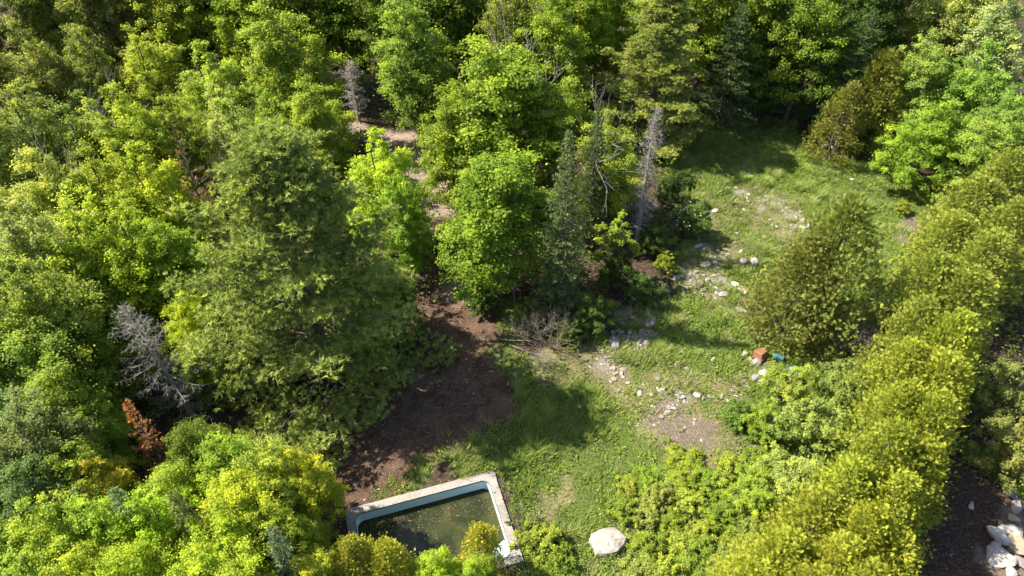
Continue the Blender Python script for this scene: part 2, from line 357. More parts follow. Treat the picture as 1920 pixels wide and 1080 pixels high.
# ---------------------------------------------------------------- plant generators (each returns trunk mesh, crown mesh)
def sph(rng, n): return nrm(rng.normal(size=(n, 3)))
def broadleaf(seed, H=9., R=3., nclump=150, per=230, leaf=.125, cr=(.42, .8), flat=.6, low=.22, trunk_r=.16, rag=.22, name='crown', inner_=.25):
    rng = np.random.default_rng(seed); T = Tubes()
    top = np.array([rng.normal() * .3, rng.normal() * .3, H * .86])
    tp = [np.array([0, 0, -.25])] + [top * t + np.array([math.sin(t * 5 + seed), math.cos(t * 4 + seed), 0]) * .12 * H / 9 for t in np.linspace(.15, 1, 7)]
    T.add(tp, np.linspace(trunk_r * 1.25, .03, 8), 7)
    K = 6; la = rng.random() * 6.28 + np.arange(K) * 2.4; lr = np.sqrt((np.arange(K) + .15) / K) * R * .56
    lh = H * (1 - .27 * (lr / R) ** 1.1 - .16 * rng.random(K) * (np.arange(K) > 0)); lR = R * rng.uniform(.46, .66, K); lR[0] = R * .62
    lx = np.stack([np.cos(la) * lr, np.sin(la) * lr], 1); wgt = lR ** 2; li = rng.choice(K, nclump, p=wgt / wgt.sum())
    v = sph(rng, nclump); v[:, 2] = np.where(v[:, 2] < -.75, -v[:, 2], v[:, 2]); v = nrm(v)
    rad = np.where(rng.random(nclump) < inner_, .4 + .35 * rng.random(nclump), .84 + .14 * rng.random(nclump)) * (1 + rag * .45 * rng.normal(size=nclump))
    zb = H * low; cz, rz = (lh[li] + zb) / 2, (lh[li] - zb) / 2; egg = 1 - .22 * np.clip(v[:, 2], -.5, 1)
    C = np.stack([lx[li, 0] + v[:, 0] * lR[li] * rad * egg, lx[li, 1] + v[:, 1] * lR[li] * rad * egg, cz + v[:, 2] * rz * rad], 1)
    C[:, 2] = np.clip(C[:, 2], H * low * .7, H * 1.02)
    crr = rng.uniform(cr[0], cr[1], nclump) * (R / 3) ** .5
    # limbs
    order = rng.permutation(nclump)[: min(nclump, 46)]
    for i in order:
        t0 = np.clip((C[i, 2] / H - .25) * .75 + .05 * rng.normal(), .14, .85); p0 = top * t0; e = C[i]
        mid = p0 * .5 + e * .5 + np.array([0, 0, -.12 * R * rng.random()]) + rng.normal(size=3) * .12
        T.add([p0, p0 * .75 + mid * .25 + [0, 0, .05], mid, mid * .45 + e * .55 + rng.normal(size=3) * .06, e], np.array([.055, .045, .034, .022, .01]) * (R / 3) ** .6 * rng.uniform(.6, 1.1), 4)
    idx = np.repeat(np.arange(nclump), per); n = len(idx)
    u = sph(rng, n); rr = np.abs(rng.normal(size=n)) * .42 + .35 * rng.random(n); an = rng.uniform(.7, 1.35, (nclump, 3))[idx]
    od = nrm(np.stack([v[:, 0], v[:, 1], v[:, 2] * .5 + .55], 1))[idx]
    u2 = nrm(u + od * .55)
    pos = C[idx] + u2 * (rr * crr[idx])[:, None] * an * np.array([1, 1, flat])
    pos[:, 2] = np.maximum(pos[:, 2], .15)
    nn_ = nrm(u2 * .5 + UP * .65 + sph(rng, n) * .65)
    d = nrm(np.cross(nn_, sph(rng, n))); d[:, 2] -= .15; d = nrm(d)
    L = leaf * rng.uniform(.65, 1.35, n)
    ct = rng.normal(size=nclump) * .14
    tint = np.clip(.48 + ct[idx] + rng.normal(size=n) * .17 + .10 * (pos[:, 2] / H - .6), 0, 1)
    return T.mesh('trunk', M_BARK), mesh_np(name, leaf_quads(pos, d, nn_, L, L * .72), 4, M_LEAF, tint)

def pine(seed, H=13., R=4.8, step=1.02, nb=(7, 9), tuft_n=13, nl=.165, low=.05, dens=1.25):
    rng = np.random.default_rng(seed); T = Tubes()
    T.add([(0, 0, -.3), (.05, 0, H * .3), (-.05, .05, H * .6), (0, 0, H * .98)], [.30 * H / 13, .22 * H / 13, .12 * H / 13, .02], 8)
    tc, td, tl = [], [], []
    z = H * low
    while z < H * .985:
        t = z / H; prof = (1 - t) ** .62 * (1.0 if t > .15 else .85 + t) * (.82 + .18 * math.sin(z * 4.1)); Lb0 = R * prof * 1.08 + .15
        n = rng.integers(nb[0], nb[1] + 1); a0 = rng.random() * 6.28
        for k in range(n):
            az = a0 + 6.283 * k / n + rng.normal() * .22; Lb = Lb0 * rng.uniform(.62, 1.18); el = math.radians(-6 + 62 * t ** 1.5 + rng.normal() * 6)
            dh = np.array([math.cos(az), math.sin(az), 0]); sd = np.array([-math.sin(az), math.cos(az), 0])
            def bp(s): return np.array([0, 0, z]) + dh * (Lb * s * math.cos(el)) + UP * (Lb * s * math.sin(el) + .16 * Lb * s * s - .06 * Lb * math.sin(s * 3.1)) + sd * (.08 * Lb * math.sin(s * 2.5 + k))
            T.add([bp(s) for s in (0, .3, .6, 1)], np.array([.055, .04, .025, .008]) * (Lb / R + .25) * H / 13, 4)
            m_ = max(3, int(Lb / .60 * dens))
            for j in range(m_):
                s = .25 + .75 * (j + rng.random()) / m_; b0 = bp(s); side = 1 if j % 2 else -1
                ll = (.34 * Lb * (1.05 - s) + .22) * rng.uniform(.7, 1.2); ang = math.radians(rng.uniform(38, 65))
                dd = dh * math.cos(ang) + sd * side * math.sin(ang) + UP * rng.uniform(.05, .3)
                q = max(2, int(ll / .66)); ptint = rng.normal() * .12
                for i in range(q):
                    f = (i + 1) / q; pc = b0 + dd * ll * f
                    for _ in range(int(13 * dens)):
                        o_ = rng.normal(size=3) * np.array([.19, .19, .07]); tc.append(pc + o_); td.append(dd * .4 + UP * .5 + o_ * 3 + rng.normal(size=3) * .15); tl.append(f * .35 + s * .3 + o_[2] * 1.5 + ptint)  # tint pales towards tips and pad tops: painted sunlight besides newer needles
            tc.append(bp(1)); td.append(dh + UP * .4); tl.append(.9)
        z += step * (1.05 - .55 * t) * rng.uniform(.85, 1.15)
    tc, td, tl = np.array(tc), nrm(np.array(td)), np.array(tl)
    idx = np.repeat(np.arange(len(tc)), tuft_n); nN = len(idx)
    dirs = nrm(td[idx] * .75 + sph(rng, nN) * .85 + UP * .15)
    L = nl * rng.uniform(.7, 1.2, nN)
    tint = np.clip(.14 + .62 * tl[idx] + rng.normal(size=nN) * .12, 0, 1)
    return T.mesh('trunk', M_BARK), mesh_np('crown', needle_tris(tc[idx] + sph(rng, nN) * .035, dirs, L, .040, rng), 3, M_NEEDLE, tint)

def spruce(seed, H=9., R=1.3, step=.24, nb=9, low=.12, per=9, nl=.10, wid=.032, droop=18, power=.85, bare=0.0):
    rng = np.random.default_rng(seed); T = Tubes()
    T.add([(0, 0, -.25), (0, .03, H * .5), (0, 0, H)], [.11 * H / 9 + .01, .065 * H / 9, .008], 6)
    tc, td, tl = [], [], []; z = H * low
    while z < H * .99:
        t = z / H; Lb0 = R * ((1 - t) / (1 - low)) ** power + .05; a0 = rng.random() * 6.28; n = max(4, int(nb * (.6 + .4 * (1 - t))))
        for k in range(n):
            az = a0 + 6.283 * k / n + rng.normal() * .25; Lb = Lb0 * rng.uniform(.62, 1.2); el = math.radians(-droop * (1 - t * 1.6) + rng.normal() * 8)
            dh = np.array([math.cos(az), math.sin(az), 0]); sd = np.array([-math.sin(az), math.cos(az), 0])
            def bp(s): return np.array([0, 0, z]) + dh * (Lb * s * math.cos(el)) + UP * (Lb * s * math.sin(el) + .14 * Lb * s * s)
            if Lb > .3: T.add([bp(0), bp(.5), bp(1)], np.array([.018, .011, .004]) * (Lb + .5), 3)
            if rng.random() < bare: continue
            q = max(3, int(Lb / .10))
            for i in range(q):
                s = .12 + .88 * (i + rng.random()) / q; wdt = .36 * Lb * (1.08 - s) + .05
                for _ in range(2 if Lb > .5 else 1):
                    off = rng.uniform(-1, 1) * wdt; tc.append(bp(s) + sd * off + dh * abs(off) * .35 - UP * .08 * abs(off)); td.append(dh * .7 + sd * np.sign(off) * .5 + UP * .25); tl.append(s)
        z += step * (1.1 - .5 * t) * rng.uniform(.8, 1.2)
    tc, td, tl = np.array(tc), nrm(np.array(td)), np.array(tl)
    idx = np.repeat(np.arange(len(tc)), per); nN = len(idx)
    dirs = nrm(td[idx] * .9 + sph(rng, nN) * .75)
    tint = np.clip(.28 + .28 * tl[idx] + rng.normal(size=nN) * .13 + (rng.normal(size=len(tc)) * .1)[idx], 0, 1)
    return T.mesh('trunk', M_BARK), mesh_np('crown', needle_tris(tc[idx] + sph(rng, nN) * .03, dirs, nl * rng.uniform(.7, 1.3, nN), wid, rng), 3, M_NEEDLE, tint)

def cedar(seed, H=5., R=1.5, nclump=120, per=20, leaflets=11, low=.04, shape=1.5, spray=.30, mat=None):
    rng = np.random.default_rng(seed); T = Tubes()
    for k in range(3):
        a = rng.random() * 6.28; T.add([(.1 * math.cos(a), .1 * math.sin(a), -.2), (.2 * math.cos(a), .2 * math.sin(a), H * .4), (.12 * math.cos(a), .12 * math.sin(a), H * .9)], [.07, .05, .01], 5)
    zz = H * (low + (1 - low) * rng.random(nclump) ** .9); az = rng.random(nclump) * 6.283; t = zz / H
    prof = (1 - t ** shape) ** .62 * np.minimum(1, .72 + 1.3 * t)
    lump = 1 + .17 * np.sin(3 * az + seed + 4 * t) * np.sin(6 * t + seed) + rng.normal(size=nclump) * .16
    rr = R * prof * lump * np.where(rng.random(nclump) < .2, .6, .93)
    C = np.stack([rr * np.cos(az), rr * np.sin(az), zz], 1); outd = np.stack([np.cos(az), np.sin(az), 0 * az], 1)
    for i in rng.permutation(nclump)[:40]:
        T.add([(0, 0, max(.1, C[i, 2] - .5 - .4 * rng.random())), C[i] * .6 + np.array([0, 0, .3 * C[i, 2] - 0.1]), C[i]], [.028, .018, .006], 4)
    idx = np.repeat(np.arange(nclump), per); n = len(idx)
    pos = C[idx] + sph(rng, n) * (rng.random(n) ** .5 * .42)[:, None] * np.array([1, 1, .8])
    upk = .18 + .7 * t[idx] ** 2
    d = nrm(outd[idx] * .75 + UP * upk[:, None] + sph(rng, n) * .75)
    nn_ = nrm(np.cross(d, sph(rng, n) * .7 + UP * .3)); s = np.cross(nn_, d)
    Ls = spray * rng.uniform(.6, 1.25, n)
    out = []; tn = []
    st = .45 + rng.normal(size=n) * .10 + (rng.normal(size=nclump) * .10)[idx]
    for j in range(leaflets):
        f = (j + .5) / leaflets; sg = (1 if j % 2 else -1) if j < leaflets - 1 else 0
        dj = nrm(d * 1.0 + s * sg * .85 * (1.1 - .5 * f) + nn_ * (rng.normal(size=n) * .22)[:, None]); ll = Ls * (.50 * (1.1 - f) + .17)
        c_ = pos + d * (Ls * (f - .35))[:, None] + dj * ll[:, None] * .5
        out.append(leaf_quads(c_, dj, nn_, ll, ll * .28 + .008, .1)); tn.append(np.clip(st - .12 + .30 * f + rng.normal(size=n) * .1, 0, 1))
    return T.mesh('trunk', M_BARK), mesh_np('crown', np.concatenate(out), 4, mat or M_CEDAR, np.concatenate(tn))

def dead_conifer(seed, H=8., R=1.8, step=.2, power=.8, low=.12, twig=9, nb=6, droop=15, side=None):
    rng = np.random.default_rng(seed); T = Tubes(); B = []
    T.add([(0, 0, -.3), (.04, 0, H * .5), (0, 0, H)], [.12 * H / 8 + .01, .07 * H / 8, .01], 7)
    z = H * low
    while z < H * .985:
        t = z / H; n = nb; a0 = rng.random() * 6.28
        for k in range(n):
            if rng.random() < .12: continue
            az = a0 + 6.283 * k / n + rng.normal() * .3; Lb = (R * ((1 - t) / (1 - low)) ** power + .1) * rng.uniform(.3, 1.35) * (.75 + .35 * math.sin(z * 2.3 + seed + math.cos(az))); el = math.radians(-droop + 35 * t + rng.normal() * 9)
            dh = np.array([math.cos(az), math.sin(az), 0]); sd = np.array([-math.sin(az), math.cos(az), 0])
            bp = lambda s: np.array([0, 0, z]) + dh * Lb * s * math.cos(el) + UP * (Lb * s * math.sin(el) - .10 * Lb * math.sin(3 * s) + .12 * Lb * s * s)
            T.add([bp(0), bp(.35), bp(.7), bp(1)], np.array([.020, .014, .009, .004]) * (.6 + .35 * Lb), 3)
            for j in range(int(twig * (.4 + Lb))):
                s = rng.uniform(.15, 1); ang = rng.uniform(.5, 1.2) * (1 if rng.random() < .5 else -1); l = (.22 + .25 * Lb * (1.1 - s)) * rng.uniform(.4, 1.1)
                d = dh * math.cos(ang) + sd * math.sin(ang) + UP * rng.uniform(-.5, .25); B.append((bp(s), d, l))
        z += step * rng.uniform(.8, 1.2)
    c = np.array([b[0] for b in B]); d = nrm(np.array([b[1] for b in B])); l = np.array([b[2] for b in B])
    tw = [needle_tris(c, d, l, .014, rng)]
    for _ in range(4):
        f = rng.random(len(c)); tw.append(needle_tris(c + d * (l * f)[:, None], nrm(d * .8 + sph(rng, len(c)) * .8), l * .45, .011, rng))
    tw = np.concatenate(tw)
    return T.mesh('trunk', M_DEAD), mesh_np('twigs', tw, 3, M_DEAD)

def bare_tree(seed, H=6., spread=.55, mat=None, levels=4, r0=.07, nstem=1):
    rng = np.random.default_rng(seed); T = Tubes(); mat = mat or M_DEAD
    def grow(p, d, L, r, lv):
        pts = [p]; 
        for s in range(3):
            d = nrm(d + rng.normal(size=3) * .16 + UP * .04); pts.append(pts[-1] + d * L / 3)
        T.add(pts, np.linspace(r, r * .55, 4), 5 if lv > 2 else 3)
        if lv == 0: return
        for k in range(rng.integers(2, 4) + (1 if lv == levels else 0)):
            q = pts[rng.integers(1, 4)]; dd = nrm(d + nrm(rng.normal(size=3)) * spread * 1.4 + UP * .1)
            grow(q, dd, L * rng.uniform(.55, .8), r * .55, lv - 1)
        grow(pts[-1], d, L * .7, r * .55, lv - 1)
    for k in range(nstem):
        a = rng.random() * 6.28; grow(np.array([.12 * math.cos(a) * (nstem > 1), .12 * math.sin(a) * (nstem > 1), -.15]), nrm(np.array([math.cos(a) * .3, math.sin(a) * .3, 1])), H * .38, r0, levels)
    return T.mesh('branches', mat)

PROTO = {}
for i in range(3): PROTO['M%d' % i] = broadleaf(20 + i, 9., 3., 250, 240, .125, (.40, .80), .5, .07, rag=.30)
for i in range(3): PROTO['A%d' % i] = broadleaf(40 + i, 8.5, 2.6, 310, 175, .105, (.30, .62), .75, .05, rag=.26, trunk_r=.11, inner_=.3)
for i in range(2): PROTO['S%d' % i] = broadleaf(60 + i, 2.6, 1.4, 110, 190, .072, (.20, .42), .8, .06, trunk_r=.035, rag=.30, inner_=.3)
for i in range(2): PROTO['B%d' % i] = broadleaf(70 + i, 1.0, .95, 80, 150, .07, (.18, .36), .8, .02, trunk_r=.02, rag=.35, inner_=.3)
PROTO['Y0'] = broadleaf(80, 4.0, 1.0, 50, 80, .13, (.2, .36), .6, .22, trunk_r=.04, rag=.4, inner_=.4)
PROTO['P0'] = pine(5, 13., 4.8)
PROTO['P1'] = pine(6, 13., 3.9, step=1.05, tuft_n=14)
PROTO['F0'] = spruce(7, 9., 1.45, bare=.06)
PROTO['F1'] = spruce(8, 3.2, .7, step=.16, nb=8, per=8, nl=.08)
PROTO['H0'] = spruce(9, 9., 2.5, step=.36, nb=9, per=7, nl=.13, wid=.045, droop=10, power=.7)
for i in range(3): PROTO['C%d' % i] = cedar(90 + i, 5., 1.6, 300, 24, leaflets=8, spray=.135)
PROTO['C3'] = cedar(95, 5., 2.5, 360, 24, shape=1.1, leaflets=8, spray=.14)
DIM = dict(M=(9., 3.), A=(8.5, 2.6), S=(2.6, 1.4), B=(1.0, .95), Y=(4., 1.), P0=(13., 4.8), P1=(13., 3.9), F0=(9., 1.45), F1=(3.2, .7), H=(9., 2.5), C=(5., 1.6), C3=(5., 2.5))
LIME, PALE, GREEN, DEEP, DARK = (.135, .170, .022), (.155, .180, .045), (.095, .143, .017), (.066, .104, .015), (.032, .062, .014)  # DARK: deep green leaves with the stand's shade put into the colour
OLIVE, BROWNISH, YELLOW, GREYG = (.105, .125, .030), (.11, .085, .03), (.20, .19, .025), (.14, .165, .05)
PINE, FIR, CEDAR, CEDARG, HEM = (.112, .142, .036), (.085, .125, .060), (.148, .180, .022), (.112, .134, .028), (.034, .058, .016)  # HEM: hemlock green, darkened further so the colour carries shade
rt = random.Random(7)
def plant(kind, u, v, h, R, color, name, cat, label, group=None, rz=None, base=None):
    x, y = base if base else at(u, v, h * .97)
    d = DIM.get(kind) or DIM[kind[0]]
    t = empty(name, (x, y, float(ground_z(x, y))), rt.random() * 6.28 if rz is None else rz, (R / d[1], R / d[1], h / d[0]))
    tag(t, label, cat, group)
    jb = rt.uniform(.9, 1.12); j = [jb * rt.uniform(.97, 1.03) for _ in range(3)]
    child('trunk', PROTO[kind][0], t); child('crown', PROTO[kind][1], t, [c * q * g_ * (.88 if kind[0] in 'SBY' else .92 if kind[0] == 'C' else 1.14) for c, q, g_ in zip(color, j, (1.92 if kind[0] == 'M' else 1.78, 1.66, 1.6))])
    return t
# --- conifers one can tell apart
GF = 'forest trees around the clearing'
plant('P0', 500, 285, 12.2, 5.9, PINE, 'pine_tree', 'pine tree', 'huge spreading white pine left of the red soil path, largest tree in view', rz=.4)
plant('P1', 1252, 0, 10, 4.2, (.115, .145, .034), 'pine_tree', 'pine tree', 'yellowish white pine with layered branches behind the slim grey dead spruce', rz=1.2)
plant('F0', 1066, 258, 10.4, 1.45, (.076, .110, .040), 'fir_tree', 'fir tree', 'slender blue-green fir with pointed tip at the head of the meadow', rz=.3)
plant('F0', 1125, 195, 9.0, 1.2, HEM, 'fir_tree', 'fir tree', 'dark pointed fir just behind the slender blue-green fir', rz=2.0)
plant('F1', 215, 925, 5.6, .85, FIR, 'spruce_tree', 'spruce', 'small dark young spruce poking out of the lime canopy, below the rust-red conifer')
plant('F1', 325, 930, 5.8, .95, (.08, .10, .03), 'spruce_tree', 'spruce', 'small olive young spruce in the lime canopy, middle of three young spruces')
plant('F1', 512, 1000, 5.4, .8, (.075, .105, .06), 'spruce_tree', 'spruce', 'small blue-green young spruce at the lower edge, left of the pool')
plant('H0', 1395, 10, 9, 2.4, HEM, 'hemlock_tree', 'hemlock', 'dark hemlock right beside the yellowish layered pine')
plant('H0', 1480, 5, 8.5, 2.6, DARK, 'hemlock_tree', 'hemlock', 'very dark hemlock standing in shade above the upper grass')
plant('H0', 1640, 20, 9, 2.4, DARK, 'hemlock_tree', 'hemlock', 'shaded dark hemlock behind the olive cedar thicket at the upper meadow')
PROTO['R'] = spruce(31, 4., .8, step=.22, nb=8, per=9, nl=.09, bare=.35)
PROTO['R'][1].materials[0] = M_RUST; DIM['R'] = (4., .8)
plant('R', 236, 752, 5.2, .75, (.19, .092, .034), 'dead_conifer', 'dead conifer', 'rust-red dead young conifer below the leaning grey dead spruce')
PROTO['R2'] = spruce(32, 6., 1.5, step=.4, nb=7, per=7, nl=.12, bare=.35); DIM['R2'] = (6., 1.5)
plant('R2', 325, 240, 8.6, 1.6, BROWNISH, 'conifer_tree', 'conifer', 'thin browning conifer among lime trees up-left of the huge pine')
def dead(kind_mesh, u, v, h, R, d, name, label, lean=(0, 0), base=None):
    x, y = base if base else at(u, v, h * .97); t = empty(name, (x, y, float(ground_z(x, y))), 0, (R / d[1], R / d[1], h / d[0])); t.rotation_euler = (lean[0], lean[1], rt.random() * 6)
    tag(t, label, 'dead tree'); child('trunk', kind_mesh[0], t); child('twigs', kind_mesh[1], t); return t
D0 = dead_conifer(50, 8., 2.0, step=.24, twig=8, nb=7, power=.75); D1 = dead_conifer(51, 8., .7, step=.2, twig=12, nb=6, power=.45, low=.2, droop=30)
dead(D0, 255, 570, 6.8, 2.0, (8., 2.0), 'dead_spruce', 'leaning grey dead spruce with bare trunk at left edge of huge pine', (0, math.radians(-4)))
dead(D1, 1232, 205, 8.8, .8, (8., .7), 'dead_spruce', 'slim grey dead spruce standing in front of the yellowish pine')
dead(D1, 655, 115, 4.6, .9, (8., .7), 'dead_spruce', 'drooping grey dead spruce in the shade above the leaf-strewn path')

